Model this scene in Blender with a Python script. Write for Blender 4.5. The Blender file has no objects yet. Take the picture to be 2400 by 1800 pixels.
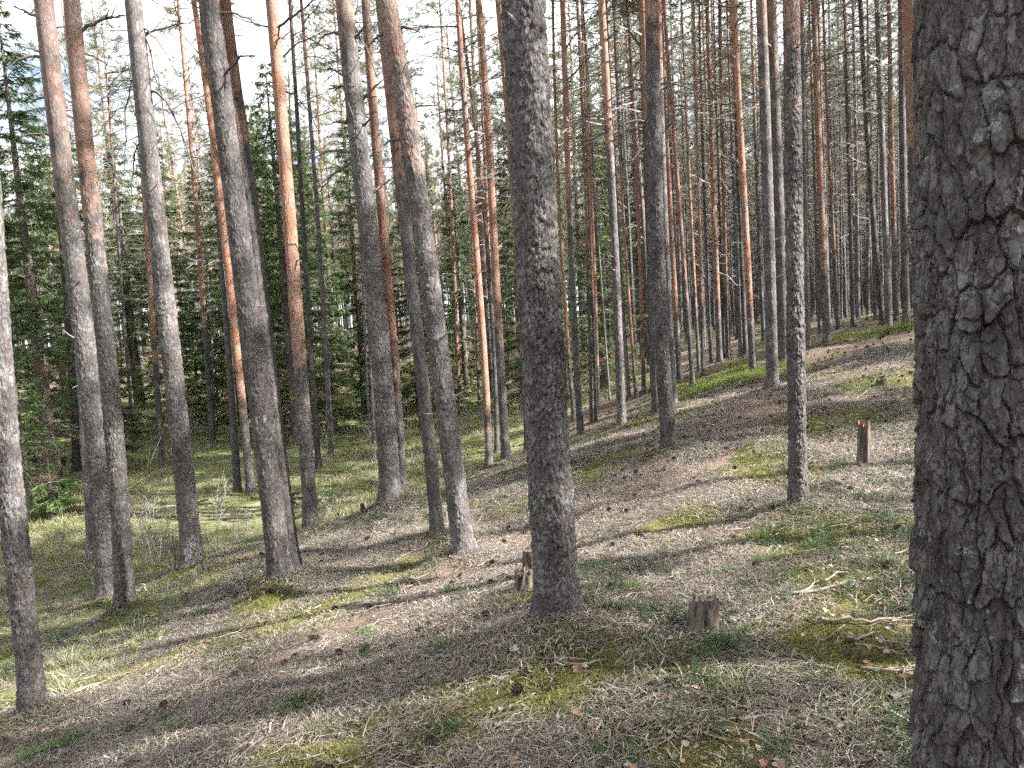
import bpy, math, random
import numpy as np
from mathutils import Vector, Matrix, Euler

# ------------------------------------------------------------------ camera, sky, sun, exposure
SC = bpy.context.scene
COL = SC.collection
PITCH, ROLL, FPX = -5.5, -3.5, 1800.0
cam_d = bpy.data.cameras.new('camera')
cam = bpy.data.objects.new('camera', cam_d)
COL.objects.link(cam)
cam_d.sensor_width = 36.0
cam_d.lens = 36.0 * FPX / 2400.0
cam_d.clip_start, cam_d.clip_end = 0.05, 2000.0
CAM_M = Matrix.Rotation(math.radians(90 + PITCH), 4, 'X') @ Matrix.Rotation(math.radians(ROLL), 4, 'Z')
cam.matrix_world = CAM_M                      # the camera stands at the origin; the ground lies below it
SC.camera = cam

SUN_EL, SUN_AZ = 38.0, -13.0                    # azimuth measured from +X towards +Y
sv = Vector((math.cos(math.radians(SUN_EL)) * math.cos(math.radians(SUN_AZ)),
             math.cos(math.radians(SUN_EL)) * math.sin(math.radians(SUN_AZ)),
             math.sin(math.radians(SUN_EL))))
sun_d = bpy.data.lights.new('sun', 'SUN')
sun_d.energy = 5.0
sun_d.angle = math.radians(0.55)
sun_d.color = (1.0, 0.98, 0.945)
sun = bpy.data.objects.new('sun', sun_d)
sun.rotation_euler = (-sv).to_track_quat('-Z', 'Y').to_euler()
sun.location = sv * 60
COL.objects.link(sun)

W = bpy.data.worlds.new('World')
SC.world = W
W.cycles.sampling_method = 'NONE'
W.use_nodes = True
wn, wl = W.node_tree.nodes, W.node_tree.links
wn.clear()
w_out = wn.new('ShaderNodeOutputWorld')
w_bg = wn.new('ShaderNodeBackground')
w_bg.inputs['Strength'].default_value = 0.051
w_sky = wn.new('ShaderNodeTexSky')
w_sky.sky_type = 'NISHITA'
w_sky.sun_disc = False
w_sky.sun_elevation = math.radians(SUN_EL)
w_sky.sun_rotation = math.atan2(sv.x, sv.y)
w_sky.dust_density = 1.5
w_tc = wn.new('ShaderNodeTexCoord')
w_map = wn.new('ShaderNodeMapping')
w_map.inputs['Scale'].default_value = (1, 1, 1.8)
w_ns = wn.new('ShaderNodeTexNoise')
w_ns.inputs['Scale'].default_value = 3.4
w_ns.inputs['Detail'].default_value = 6
w_ns.inputs['Roughness'].default_value = 0.55
w_rp = wn.new('ShaderNodeValToRGB')
w_rp.color_ramp.elements[0].position = 0.33
w_rp.color_ramp.elements[1].position = 0.50
w_mx = wn.new('ShaderNodeMix')
w_mx.data_type = 'RGBA'
w_mx.inputs['B'].default_value = (9.0, 9.3, 9.8, 1)
wl.new(w_tc.outputs['Generated'], w_map.inputs['Vector'])
wl.new(w_map.outputs['Vector'], w_ns.inputs['Vector'])
wl.new(w_ns.outputs['Fac'], w_rp.inputs['Fac'])
wl.new(w_rp.outputs['Color'], w_mx.inputs['Factor'])
wl.new(w_sky.outputs['Color'], w_mx.inputs['A'])
wl.new(w_mx.outputs['Result'], w_bg.inputs['Color'])
wl.new(w_bg.outputs['Background'], w_out.inputs['Surface'])

SC.view_settings.view_transform = 'Standard'
SC.view_settings.look = 'None'
SC.view_settings.gamma = 1.0
SC.view_settings.use_curve_mapping = False
SC.view_settings.exposure = 2.4
SC.cycles.max_bounces = 4
SC.cycles.diffuse_bounces = 2
SC.cycles.glossy_bounces = 2
SC.cycles.transmission_bounces = 3
SC.cycles.transparent_max_bounces = 4
SC.cycles.use_denoising = False
SC.cycles.use_adaptive_sampling = True
SC.cycles.adaptive_threshold = 0.04
SC.cycles.adaptive_min_samples = 16
SC.cycles.caustics_reflective = False
SC.cycles.caustics_refractive = False

# ------------------------------------------------------------------ noise and mesh helpers
def hsh(i, j, k, seed=0):
    with np.errstate(over='ignore'):
        h = (i.astype(np.int64) * 374761393 + j.astype(np.int64) * 668265263 + k.astype(np.int64) * 2147483647 + seed * 1274126177) & 0xFFFFFFFF
        h = ((h ^ (h >> 13)) * 1274126177) & 0xFFFFFFFF
        h = ((h ^ (h >> 16)) * 2246822519) & 0xFFFFFFFF
        h = h ^ (h >> 15)
    return (h & 0xFFFFFF).astype(np.float64) / float(0xFFFFFF)

def noise3(x, y, z, seed=0):
    x, y, z = np.broadcast_arrays(np.asarray(x, float), np.asarray(y, float), np.asarray(z, float))
    i, j, k = np.floor(x), np.floor(y), np.floor(z)
    fx, fy, fz = x - i, y - j, z - k
    fx, fy, fz = [f * f * (3 - 2 * f) for f in (fx, fy, fz)]
    i, j, k = i.astype(np.int64), j.astype(np.int64), k.astype(np.int64)
    r = 0.0
    for a in (0, 1):
        wx = fx if a else 1 - fx
        for b in (0, 1):
            wy = fy if b else 1 - fy
            for c in (0, 1):
                wz = fz if c else 1 - fz
                r = r + wx * wy * wz * hsh(i + a, j + b, k + c, seed)
    return r

def fbm(x, y, z=0.0, oct=4, seed=0):
    t, a, s = 0.0, 0.5, 0.0
    f = 1.0
    for o in range(oct):
        t = t + a * noise3(np.asarray(x) * f, np.asarray(y) * f, np.asarray(z) * f, seed + o * 17)
        s += a
        a *= 0.5
        f *= 2.03
    return t / s

def sstep(a, b, x):
    t = np.clip((x - a) / (b - a), 0, 1)
    return t * t * (3 - 2 * t)

def build_mesh(name, V, Fs, mats=(), midx=None, smooth=False, attrs=None, cols=None):
    me = bpy.data.meshes.new(name)
    V = np.asarray(V, np.float32)
    me.vertices.add(len(V))
    me.vertices.foreach_set('co', V.ravel())
    if not isinstance(Fs, (list, tuple)):
        Fs = [Fs]
    Fs = [np.asarray(f, np.int32) for f in Fs if len(f)]
    loops = np.concatenate([f.ravel() for f in Fs]) if Fs else np.zeros(0, np.int32)
    tot = np.concatenate([np.full(len(f), f.shape[1], np.int32) for f in Fs])
    st = np.concatenate([[0], np.cumsum(tot)[:-1]]).astype(np.int32)
    me.loops.add(len(loops))
    me.loops.foreach_set('vertex_index', loops)
    me.polygons.add(len(tot))
    me.polygons.foreach_set('loop_start', st)
    me.polygons.foreach_set('loop_total', tot)
    for m in mats:
        me.materials.append(m)
    if midx is not None:
        me.polygons.foreach_set('material_index', np.asarray(midx, np.int32))
    me.polygons.foreach_set('use_smooth', np.full(len(tot), bool(smooth)))
    for k, v in (attrs or {}).items():
        a = me.attributes.new(k, 'FLOAT', 'POINT')
        a.data.foreach_set('value', np.asarray(v, np.float32))
    if cols is not None:
        a = me.attributes.new('tint', 'FLOAT_COLOR', 'POINT')
        c = np.ones((len(V), 4), np.float32)
        c[:, :3] = cols
        a.data.foreach_set('color', c.ravel())
    me.update(calc_edges=True)
    me.validate()
    return me

def link(name, me, parent=None, loc=(0, 0, 0), rot=(0, 0, 0), scale=None):
    o = bpy.data.objects.new(name, me)
    COL.objects.link(o)
    o.location = loc
    o.rotation_euler = rot
    if scale is not None:
        o.scale = scale if hasattr(scale, '__len__') else (scale,) * 3
    if parent is not None:
        o.parent = parent
    return o

def tag(o, label=None, cat=None, group=None, kind=None):
    if label: o['label'] = label
    if cat: o['category'] = cat
    if group: o['group'] = group
    if kind: o['kind'] = kind
    return o

def thing(name, label, cat, loc, group=None, rot=(0, 0, 0), scale=None):
    return tag(link(name, None, None, loc, rot, scale), label, cat, group)

class Acc:
    """collects pieces of one mesh"""
    def __init__(s):
        s.V, s.F3, s.F4, s.m3, s.m4, s.C, s.n = [], [], [], [], [], [], 0
    def add(s, V, F, mat=0, col=(1, 1, 1)):
        V = np.asarray(V, float)
        F = np.asarray(F, int)
        if len(V) == 0: return
        (s.F3 if F.shape[1] == 3 else s.F4).append(F + s.n)
        (s.m3 if F.shape[1] == 3 else s.m4).append(np.full(len(F), mat))
        s.V.append(V)
        c = np.asarray(col, float)
        s.C.append(np.broadcast_to(c, (len(V), 3)))
        s.n += len(V)
    def mesh(s, name, mats, smooth=False, cols=True):
        Fs = ([np.concatenate(s.F3)] if s.F3 else []) + ([np.concatenate(s.F4)] if s.F4 else [])
        mi = np.concatenate(s.m3 + s.m4)
        return build_mesh(name, np.concatenate(s.V), Fs, mats, mi, smooth, cols=np.concatenate(s.C) if cols else None)

def tube(P, R, seg=6, cap=True):
    P = np.asarray(P, float)
    R = np.broadcast_to(np.asarray(R, float), (len(P),))
    T = np.gradient(P, axis=0)
    T /= np.linalg.norm(T, axis=1, keepdims=True) + 1e-9
    ref = np.array([0.31, 0.17, 0.93]) if abs(T[0][2]) < 0.8 else np.array([1.0, 0.1, 0])
    A = np.cross(T, ref)
    A /= np.linalg.norm(A, axis=1, keepdims=True) + 1e-9
    B = np.cross(T, A)
    th = np.arange(seg) * 2 * math.pi / seg
    V = P[:, None, :] + R[:, None, None] * (np.cos(th)[None, :, None] * A[:, None, :] + np.sin(th)[None, :, None] * B[:, None, :])
    V = V.reshape(-1, 3)
    i = np.arange(len(P) - 1)[:, None] * seg
    j = np.arange(seg)[None, :]
    k = (np.arange(seg)[None, :] + 1) % seg
    F = np.stack([i + j, i + k, i + seg + k, i + seg + j], -1).reshape(-1, 4)
    return V, F

def blades(P, D, L, Wd, rng):
    """one thin triangle for each needle"""
    P, D = np.asarray(P, float), np.asarray(D, float)
    D = D / (np.linalg.norm(D, axis=1, keepdims=True) + 1e-9)
    Q = np.cross(D, rng.normal(size=D.shape))
    Q /= np.linalg.norm(Q, axis=1, keepdims=True) + 1e-9
    L = np.broadcast_to(np.asarray(L, float), (len(P),))[:, None]
    Wd = np.broadcast_to(np.asarray(Wd, float), (len(P),))[:, None]
    V = np.stack([P - Q * Wd, P + Q * Wd, P + D * L], 1).reshape(-1, 3)
    F = np.arange(len(P) * 3).reshape(-1, 3)
    return V, F

# ------------------------------------------------------------------ materials
def new_mat(name):
    m = bpy.data.materials.new(name)
    m.use_nodes = True
    nt = m.node_tree
    bs = nt.nodes['Principled BSDF']
    bs.inputs['Roughness'].default_value = 0.85
    bs.inputs['Specular IOR Level'].default_value = 0.25
    return m, nt.nodes, nt.links, bs

def N(nodes, typ, **kw):
    n = nodes.new(typ)
    for k, v in kw.items():
        if k in n.inputs: n.inputs[k].default_value = v
        else: setattr(n, k, v)
    return n

def mix(nodes, links, a, b, fac, blend='MIX'):
    n = nodes.new('ShaderNodeMix')
    n.data_type = 'RGBA'
    n.blend_type = blend
    for s, v in (('A', a), ('B', b), ('Factor', fac)):
        if isinstance(v, (int, float)): n.inputs[s].default_value = v
        elif isinstance(v, tuple): n.inputs[s].default_value = (*v, 1)
        else: links.new(v, n.inputs[s])
    return n.outputs['Result']

def mth(nodes, links, op, a, b=0.0, c=0.0, clamp=False):
    n = nodes.new('ShaderNodeMath')
    n.operation = op
    n.use_clamp = clamp
    for i, v in enumerate((a, b, c)):
        if isinstance(v, (int, float)): n.inputs[i].default_value = v
        else: links.new(v, n.inputs[i])
    return n.outputs[0]

def mapr(nodes, links, v, a, b, c=0.0, d=1.0):
    n = nodes.new('ShaderNodeMapRange')
    n.interpolation_type = 'SMOOTHSTEP'
    links.new(v, n.inputs[0])
    for i, x in zip((1, 2, 3, 4), (a, b, c, d)): n.inputs[i].default_value = x
    return n.outputs[0]

def bark_material(name, detail):
    """grey plated bark low on the trunk, thin orange bark above the height held in the trunk's own property"""
    m, n, l, bs = new_mat(name)
    tc = N(n, 'ShaderNodeTexCoord')
    inf = N(n, 'ShaderNodeObjectInfo')
    off = N(n, 'ShaderNodeVectorMath', operation='ADD')
    sc_ = N(n, 'ShaderNodeVectorMath', operation='SCALE')
    cmb = N(n, 'ShaderNodeCombineXYZ')
    l.new(inf.outputs['Random'], cmb.inputs[0]); l.new(inf.outputs['Random'], cmb.inputs[1])
    l.new(cmb.outputs[0], sc_.inputs[0]); sc_.inputs['Scale'].default_value = 37.0
    l.new(tc.outputs['Object'], off.inputs[0]); l.new(sc_.outputs[0], off.inputs[1])
    st = N(n, 'ShaderNodeMapping'); st.inputs['Scale'].default_value = (1, 1, 0.34)
    l.new(off.outputs[0], st.inputs['Vector'])
    wrp = N(n, 'ShaderNodeTexNoise', Scale=14.0, Detail=4.0, Roughness=0.7)
    l.new(st.outputs[0], wrp.inputs['Vector'])
    wv = mix(n, l, st.outputs[0], wrp.outputs['Color'], 0.11)
    vor = N(n, 'ShaderNodeTexVoronoi', Scale=21.0); vor.feature = 'DISTANCE_TO_EDGE'
    l.new(wv, vor.inputs['Vector'])
    vc = N(n, 'ShaderNodeTexVoronoi', Scale=46.0); l.new(wv, vc.inputs['Vector'])
    n1 = N(n, 'ShaderNodeTexNoise', Scale=5.0, Detail=6.0); l.new(off.outputs[0], n1.inputs['Vector'])
    n2 = N(n, 'ShaderNodeTexNoise', Scale=70.0, Detail=4.0, Roughness=0.7); l.new(st.outputs[0], n2.inputs['Vector'])
    n3 = N(n, 'ShaderNodeTexNoise', Scale=1.3, Detail=3.0); l.new(off.outputs[0], n3.inputs['Vector'])
    grey = mix(n, l, (0.064, 0.060, 0.058), (0.160, 0.153, 0.148), mapr(n, l, n1.outputs['Fac'], 0.32, 0.68))
    grey = mix(n, l, grey, (0.265, 0.258, 0.25), mth(n, l, 'MULTIPLY', mapr(n, l, n2.outputs['Fac'], 0.50, 0.70), 0.42))
    grey = mix(n, l, grey, (0.085, 0.066, 0.058), mth(n, l, 'MULTIPLY', mapr(n, l, vc.outputs['Distance'], 0.25, 0.6), 0.35))
    vs = N(n, 'ShaderNodeTexVoronoi', Scale=27.0); l.new(wv, vs.inputs['Vector'])
    hs0 = N(n, 'ShaderNodeSeparateColor'); l.new(vs.outputs['Color'], hs0.inputs[0])
    hs1 = N(n, 'ShaderNodeSeparateColor'); l.new(vc.outputs['Color'], hs1.inputs[0])
    cellv = mth(n, l, 'ADD', mth(n, l, 'MULTIPLY', hs0.outputs[0], 0.55), mth(n, l, 'MULTIPLY', hs1.outputs[0], 0.55))
    hv0 = N(n, 'ShaderNodeHueSaturation'); l.new(grey, hv0.inputs['Color']); cv = mth(n, l, 'MULTIPLY', mth(n, l, 'SUBTRACT', cellv, 0.55), mth(n, l, 'ADD', 0.3, mth(n, l, 'MULTIPLY', inf.outputs['Random'], 0.6)))
    l.new(mth(n, l, 'ADD', 1.0, cv), hv0.inputs['Value'])
    ve = N(n, 'ShaderNodeTexVoronoi', Scale=27.0); ve.feature = 'DISTANCE_TO_EDGE'; l.new(wv, ve.inputs['Vector'])
    grey = mix(n, l, (0.060, 0.048, 0.043), hv0.outputs[0], mapr(n, l, ve.outputs['Distance'], 0.005, 0.09))
    # lichen, in blotches of its own
    li = N(n, 'ShaderNodeTexNoise', Scale=11.0, Detail=5.0, Roughness=0.75); l.new(off.outputs[0], li.inputs['Vector'])
    lic = mth(n, l, 'MULTIPLY', mapr(n, l, li.outputs['Fac'], 0.60, 0.66), mapr(n, l, n3.outputs['Fac'], 0.45, 0.6))
    grey = mix(n, l, grey, (0.30, 0.36, 0.33), mth(n, l, 'MULTIPLY', lic, 0.7))
    orange = mix(n, l, (0.30, 0.130, 0.072), (0.32, 0.19, 0.135), mapr(n, l, n1.outputs['Fac'], 0.35, 0.65))
    orange = mix(n, l, orange, (0.20, 0.15, 0.13), mth(n, l, 'MULTIPLY', mapr(n, l, n3.outputs['Fac'], 0.5, 0.66), 0.8))
    orange = mix(n, l, orange, (0.45, 0.31, 0.24), mth(n, l, 'MULTIPLY', mapr(n, l, n2.outputs['Fac'], 0.5, 0.7), 0.5))
    sep = N(n, 'ShaderNodeSeparateXYZ'); l.new(tc.outputs['Object'], sep.inputs[0])
    at = N(n, 'ShaderNodeAttribute', attribute_name='orange_from'); at.attribute_type = 'OBJECT'
    hgt = mth(n, l, 'SUBTRACT', sep.outputs[2], at.outputs['Fac'])
    hgt = mth(n, l, 'ADD', hgt, mth(n, l, 'MULTIPLY', mth(n, l, 'SUBTRACT', n1.outputs['Fac'], 0.5), 4.5))
    hgt = mth(n, l, 'ADD', hgt, mth(n, l, 'MULTIPLY', mth(n, l, 'SUBTRACT', vc.outputs['Distance'], 0.4), 0.8))
    of = mapr(n, l, hgt, -0.35, 0.45)
    om = N(n, 'ShaderNodeAttribute', attribute_name='orange_mix'); om.attribute_type = 'OBJECT'
    colr = mix(n, l, grey, orange, mth(n, l, 'MULTIPLY', of, om.outputs['Fac']))
    tn = N(n, 'ShaderNodeAttribute', attribute_name='bark_sun_tone'); tn.attribute_type = 'OBJECT'
    hsv = N(n, 'ShaderNodeHueSaturation'); l.new(colr, hsv.inputs['Color'])
    l.new(mth(n, l, 'ADD', 1.0, tn.outputs['Fac']), hsv.inputs['Value'])
    if detail:   # reddish inner bark laid bare in the fissures of the modelled plates
        ca = N(n, 'ShaderNodeAttribute', attribute_name='fissure')
        fin = mix(n, l, hsv.outputs[0], (0.080, 0.058, 0.049), mth(n, l, 'MULTIPLY', ca.outputs['Fac'], 0.75))
    else:
        fin = hsv.outputs[0]
    l.new(fin, bs.inputs['Base Color'])
    hh = mth(n, l, 'MULTIPLY', mapr(n, l, ve.outputs['Distance'], 0.0, 0.16), 0.5)
    hh = mth(n, l, 'ADD', hh, mth(n, l, 'MULTIPLY', n2.outputs['Fac'], 0.6))
    hh = mth(n, l, 'ADD', hh, mth(n, l, 'MULTIPLY', vc.outputs['Distance'], 0.5))
    bmp = N(n, 'ShaderNodeBump', Strength=1.0, Distance=0.012 if not detail else 0.008)
    l.new(hh, bmp.inputs['Height'])
    l.new(bmp.outputs[0], bs.inputs['Normal'])
    bs.inputs['Roughness'].default_value = 0.8
    return m

def leaf_material(name, c0, c1, trans=0.25, rough=0.6, vary=0.25, tint=False):
    m, n, l, bs = new_mat(name)
    inf = N(n, 'ShaderNodeObjectInfo')
    geo = N(n, 'ShaderNodeNewGeometry')
    r = mth(n, l, 'FRACT', mth(n, l, 'ADD', geo.outputs['Random Per Island'], inf.outputs['Random']))
    c = mix(n, l, c0, c1, r)
    if tint:
        a = N(n, 'ShaderNodeAttribute', attribute_name='tint')
        c = mix(n, l, c, a.outputs['Color'], 1.0, 'MULTIPLY')
    hsv = N(n, 'ShaderNodeHueSaturation'); l.new(c, hsv.inputs['Color'])
    l.new(mth(n, l, 'ADD', 1.0 - vary, mth(n, l, 'MULTIPLY', inf.outputs['Random'], 2 * vary)), hsv.inputs['Value'])
    l.new(hsv.outputs[0], bs.inputs['Base Color'])
    bs.inputs['Roughness'].default_value = rough
    if trans:
        tr = N(n, 'ShaderNodeBsdfTranslucent'); l.new(hsv.outputs[0], tr.inputs['Color'])
        mx = N(n, 'ShaderNodeMixShader'); mx.inputs[0].default_value = trans
        l.new(bs.outputs[0], mx.inputs[1]); l.new(tr.outputs[0], mx.inputs[2])
        l.new(mx.outputs[0], n['Material Output'].inputs['Surface'])
    return m

def wood_material(name, c0, c1, scale=30.0, tint=False, stretch=1.0):
    m, n, l, bs = new_mat(name)
    tc = N(n, 'ShaderNodeTexCoord')
    mp = N(n, 'ShaderNodeMapping'); mp.inputs['Scale'].default_value = (1, 1, stretch); l.new(tc.outputs['Object'], mp.inputs['Vector'])
    ns = N(n, 'ShaderNodeTexNoise', Scale=scale, Detail=5.0, Roughness=0.65); l.new(mp.outputs[0], ns.inputs['Vector'])
    inf = N(n, 'ShaderNodeObjectInfo')
    c = mix(n, l, c0, c1, mapr(n, l, ns.outputs['Fac'], 0.3, 0.7))
    if tint:
        a = N(n, 'ShaderNodeAttribute', attribute_name='tint')
        c = mix(n, l, c, a.outputs['Color'], 1.0, 'MULTIPLY')
    hsv = N(n, 'ShaderNodeHueSaturation'); l.new(c, hsv.inputs['Color'])
    l.new(mth(n, l, 'ADD', 0.75, mth(n, l, 'MULTIPLY', inf.outputs['Random'], 0.5)), hsv.inputs['Value'])
    l.new(hsv.outputs[0], bs.inputs['Base Color'])
    bmp = N(n, 'ShaderNodeBump', Strength=0.6, Distance=0.006)
    l.new(ns.outputs['Fac'], bmp.inputs['Height']); l.new(bmp.outputs[0], bs.inputs['Normal'])
    return m

BARK = bark_material('pine_bark', False)
BARK_D = bark_material('pine_bark_plated', True)
SPRUCE_BARK = wood_material('spruce_bark', (0.09, 0.072, 0.06), (0.20, 0.165, 0.14), 14.0)
DEADWOOD = wood_material('dead_branch_wood', (0.13, 0.115, 0.105), (0.29, 0.265, 0.245), 18.0)
SILHOUETTE_WOOD = wood_material('silhouette_branch_wood', (0.055, 0.048, 0.043), (0.135, 0.118, 0.105), 18.0)  # darker copy of the dead wood, imitating branches backlit by the sky
PALEWOOD = wood_material('bleached_wood', (0.13, 0.118, 0.104), (0.30, 0.275, 0.245), 24.0)
STICKWOOD = wood_material('stick_wood', (0.13, 0.10, 0.08), (0.33, 0.28, 0.23), 24.0)
STUMPWOOD = wood_material('stump_wood', (0.028, 0.022, 0.018), (0.155, 0.125, 0.10), 30.0, stretch=0.16)
ROTWOOD = wood_material('rotten_wood', (0.13, 0.06, 0.03), (0.32, 0.17, 0.08), 30.0)
LIMB = wood_material('living_limb_bark', (0.20, 0.10, 0.06), (0.34, 0.20, 0.13), 10.0)
PINE_N = leaf_material('pine_needles', (0.105, 0.135, 0.078), (0.195, 0.225, 0.140), 0.5, 0.5)
SPRUCE_N = leaf_material('spruce_needles', (0.055, 0.095, 0.032), (0.105, 0.150, 0.052), 0.4, 0.5, tint=True)
NEEDLE = leaf_material('dry_needles', (0.140, 0.112, 0.090), (0.325, 0.285, 0.240), 0.1, 0.5, 0.25, tint=True)
LEAF = leaf_material('dry_leaves', (0.17, 0.135, 0.112), (0.36, 0.31, 0.27), 0.15, 0.6, 0.35, tint=True)
MOSS = leaf_material('moss', (0.120, 0.118, 0.036), (0.205, 0.190, 0.066), 0.2, 0.7, 0.25)
GRASS = leaf_material('valley_grass', (0.115, 0.145, 0.045), (0.235, 0.235, 0.090), 0.3, 0.5, 0.3)
DRYGRASS = leaf_material('pale_dry_grass', (0.20, 0.19, 0.115), (0.34, 0.315, 0.20), 0.3, 0.5, 0.2)
GREEN = leaf_material('fresh_green_blades', (0.065, 0.125, 0.035), (0.125, 0.190, 0.060), 0.3, 0.5, 0.25)
BERRY = leaf_material('berry_shrub_leaves', (0.048, 0.080, 0.042), (0.105, 0.140, 0.070), 0.25, 0.4, 0.3)
LIGHTSHRUB = leaf_material('light_shrub_leaves', (0.150, 0.200, 0.050), (0.250, 0.290, 0.090), 0.35, 0.45, 0.2)
CONE = wood_material('cone_scales', (0.035, 0.026, 0.02), (0.105, 0.075, 0.055), 60.0)

def ground_material():
    m, n, l, bs = new_mat('forest_floor')
    tc = N(n, 'ShaderNodeTexCoord')
    def nz(s, d=5.0, r=0.6):
        x = N(n, 'ShaderNodeTexNoise', Scale=s, Detail=d, Roughness=r); l.new(tc.outputs['Object'], x.inputs['Vector']); return x.outputs['Fac']
    a1, a2, a3, a4 = nz(0.9), nz(9.0), nz(55.0, 6.0, 0.75), nz(3.0)
    lit = mix(n, l, (0.058, 0.043, 0.033), (0.165, 0.128, 0.098), mapr(n, l, a3, 0.3, 0.7))  # litter sheet darkened to suggest shade in the gaps between needles
    lit = mix(n, l, lit, (0.140, 0.086, 0.065), mth(n, l, 'MULTIPLY', mapr(n, l, a2, 0.45, 0.7), 0.5))
    mos = mix(n, l, (0.075, 0.078, 0.022), (0.180, 0.170, 0.050), mapr(n, l, a3, 0.3, 0.7))
    lit = mix(n, l, lit, (0.185, 0.132, 0.102), mth(n, l, 'MULTIPLY', N(n, 'ShaderNodeAttribute', attribute_name='path').outputs['Fac'], 0.85))
    grn = mix(n, l, (0.055, 0.075, 0.022), (0.170, 0.180, 0.065), mapr(n, l, a2, 0.3, 0.7))
    grn = mix(n, l, grn, (0.235, 0.195, 0.135), mapr(n, l, a4, 0.52, 0.66))
    am = N(n, 'ShaderNodeAttribute', attribute_name='moss').outputs['Fac']
    ag = N(n, 'ShaderNodeAttribute', attribute_name='green').outputs['Fac']
    c = mix(n, l, lit, mos, mapr(n, l, mth(n, l, 'ADD', am, mth(n, l, 'MULTIPLY', mth(n, l, 'SUBTRACT', a2, 0.5), 0.9)), 0.35, 0.65))
    c = mix(n, l, c, grn, mapr(n, l, mth(n, l, 'ADD', ag, mth(n, l, 'MULTIPLY', mth(n, l, 'SUBTRACT', a2, 0.5), 0.8)), 0.3, 0.7))
    l.new(c, bs.inputs['Base Color'])
    bmp = N(n, 'ShaderNodeBump', Strength=0.9, Distance=0.03)
    l.new(mth(n, l, 'ADD', a3, mth(n, l, 'MULTIPLY', a2, 0.7)), bmp.inputs['Height'])
    l.new(bmp.outputs[0], bs.inputs['Normal'])
    bs.inputs['Roughness'].default_value = 0.95
    return m
GROUND = ground_material()

# ------------------------------------------------------------------ terrain
CTRL = np.array([
    (0, 0, -1.62), (1.35, 2.1, -1.62), (0, -6, -1.5), (5, 0, -1.35), (8, 4, -1.25), (-3, 0, -2.1), (-6, -2, -2.7),
    (0.25, 4.7, -1.93), (2.5, 6.8, -1.88), (1.2, 2.8, -1.72), (-1.3, 4.0, -2.15), (2.0, 10, -1.93), (4.4, 13, -1.62), (7.3, 18, -1.22), (6, 10, -1.5),
    (13.7, 28, -1.0), (11, 20, -0.85), (16, 20, -0.3), (22, 45, -1.5), (35, 60, -1.6), (25, 25, 0.1), (30, 8, 0.3), (16, 6, -0.6),
    (-3.6, 5.8, -2.85), (-4.8, 9.4, -3.4), (-4.0, 9.6, -3.02), (-2.3, 7.8, -2.75), (-0.5, 8.0, -2.5), (-3.1, 12, -3.35),
    (-1.5, 10.4, -2.62), (-0.5, 15.5, -3.15), (0.5, 15.5, -2.95), (2.0, 14.5, -2.35), (1.5, 17, -2.75), (3.3, 20, -2.2), (5.5, 22, -1.9),
    (9, 26, -1.5), (-9, 8, -3.75), (-8, 14, -3.8), (-8, 20, -3.75), (-4, 22, -3.65), (0, 24, -3.5), (4, 26, -3.0), (-15, 35, -3.3), (0, 38, -3.2),
    (10, 40, -2.2), (-25, 60, -2.7), (0, 65, -2.8), (20, 80, -2.2), (-20, 10, -3.9), (-40, 20, -3.5), (-60, 100, -2), (60, 110, -2), (0, 130, -2),
    (80, 40, 0), (60, 0, 1), (20, -25, 0), (-30, -25, -3)], float)

def _tps(r2):
    return np.where(r2 > 1e-12, r2 * np.log(r2 + 1e-12) * 0.5, 0.0)
_S = 10.0
_c = CTRL[:, :2] / _S
_n = len(CTRL)
_K = _tps(((_c[:, None] - _c[None]) ** 2).sum(-1)) + np.eye(_n) * 0.004
_Pm = np.concatenate([np.ones((_n, 1)), _c], 1)
_A = np.block([[_K, _Pm], [_Pm.T, np.zeros((3, 3))]])
_w = np.linalg.solve(_A, np.concatenate([CTRL[:, 2], np.zeros(3)]))
MOUNDS = []                                    # (x, y, height, radius) litter heaped round the feet of trunks and stumps

def gz0(x, y):
    x, y = np.asarray(x, float), np.asarray(y, float)
    sh = x.shape
    p = np.stack([x.ravel(), y.ravel()], 1) / _S
    out = np.empty(len(p))
    for s in range(0, len(p), 40000):
        q = p[s:s + 40000]
        r2 = ((q[:, None] - _c[None]) ** 2).sum(-1)
        out[s:s + 40000] = _tps(r2) @ _w[:_n] + _w[_n] + q @ _w[_n + 1:]
    return out.reshape(sh)

def gz(x, y):
    x, y = np.asarray(x, float), np.asarray(y, float)
    z = gz0(x, y)
    z = z + (fbm(x * 0.55, y * 0.55, 0, 3, 5) - 0.5) * 0.22 + (fbm(x * 3.1, y * 3.1, 0, 3, 9) - 0.5) * 0.05
    for (mx, my, mh, mr) in MOUNDS:
        z = z + mh * np.exp(-((x - mx) ** 2 + (y - my) ** 2) / (mr * mr))
    return z

R3 = np.array(CAM_M.to_3x3())
def ray(px, py):
    return R3 @ np.array([(px - 1200) / FPX, -(py - 900) / FPX, -1.0])

def on_ground(px, py, tmax=120.0):
    """where the line of sight through a point of the photograph meets the ground"""
    d = ray(px, py)
    t = np.concatenate([np.linspace(1.2, 12, 500), np.linspace(12, tmax, 1500)[1:]])
    P = t[:, None] * d[None]
    h = P[:, 2] - gz(P[:, 0], P[:, 1])
    i = np.argmax(h < 0)
    if h[i] >= 0:
        return None
    a = h[i - 1] / (h[i - 1] - h[i] + 1e-12)
    p = P[i - 1] * (1 - a) + P[i] * a
    return np.array([p[0], p[1], float(gz(p[0], p[1]))])

def at_depth(px, py, Y):
    d = ray(px, py)
    return d * (Y / d[1])

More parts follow.
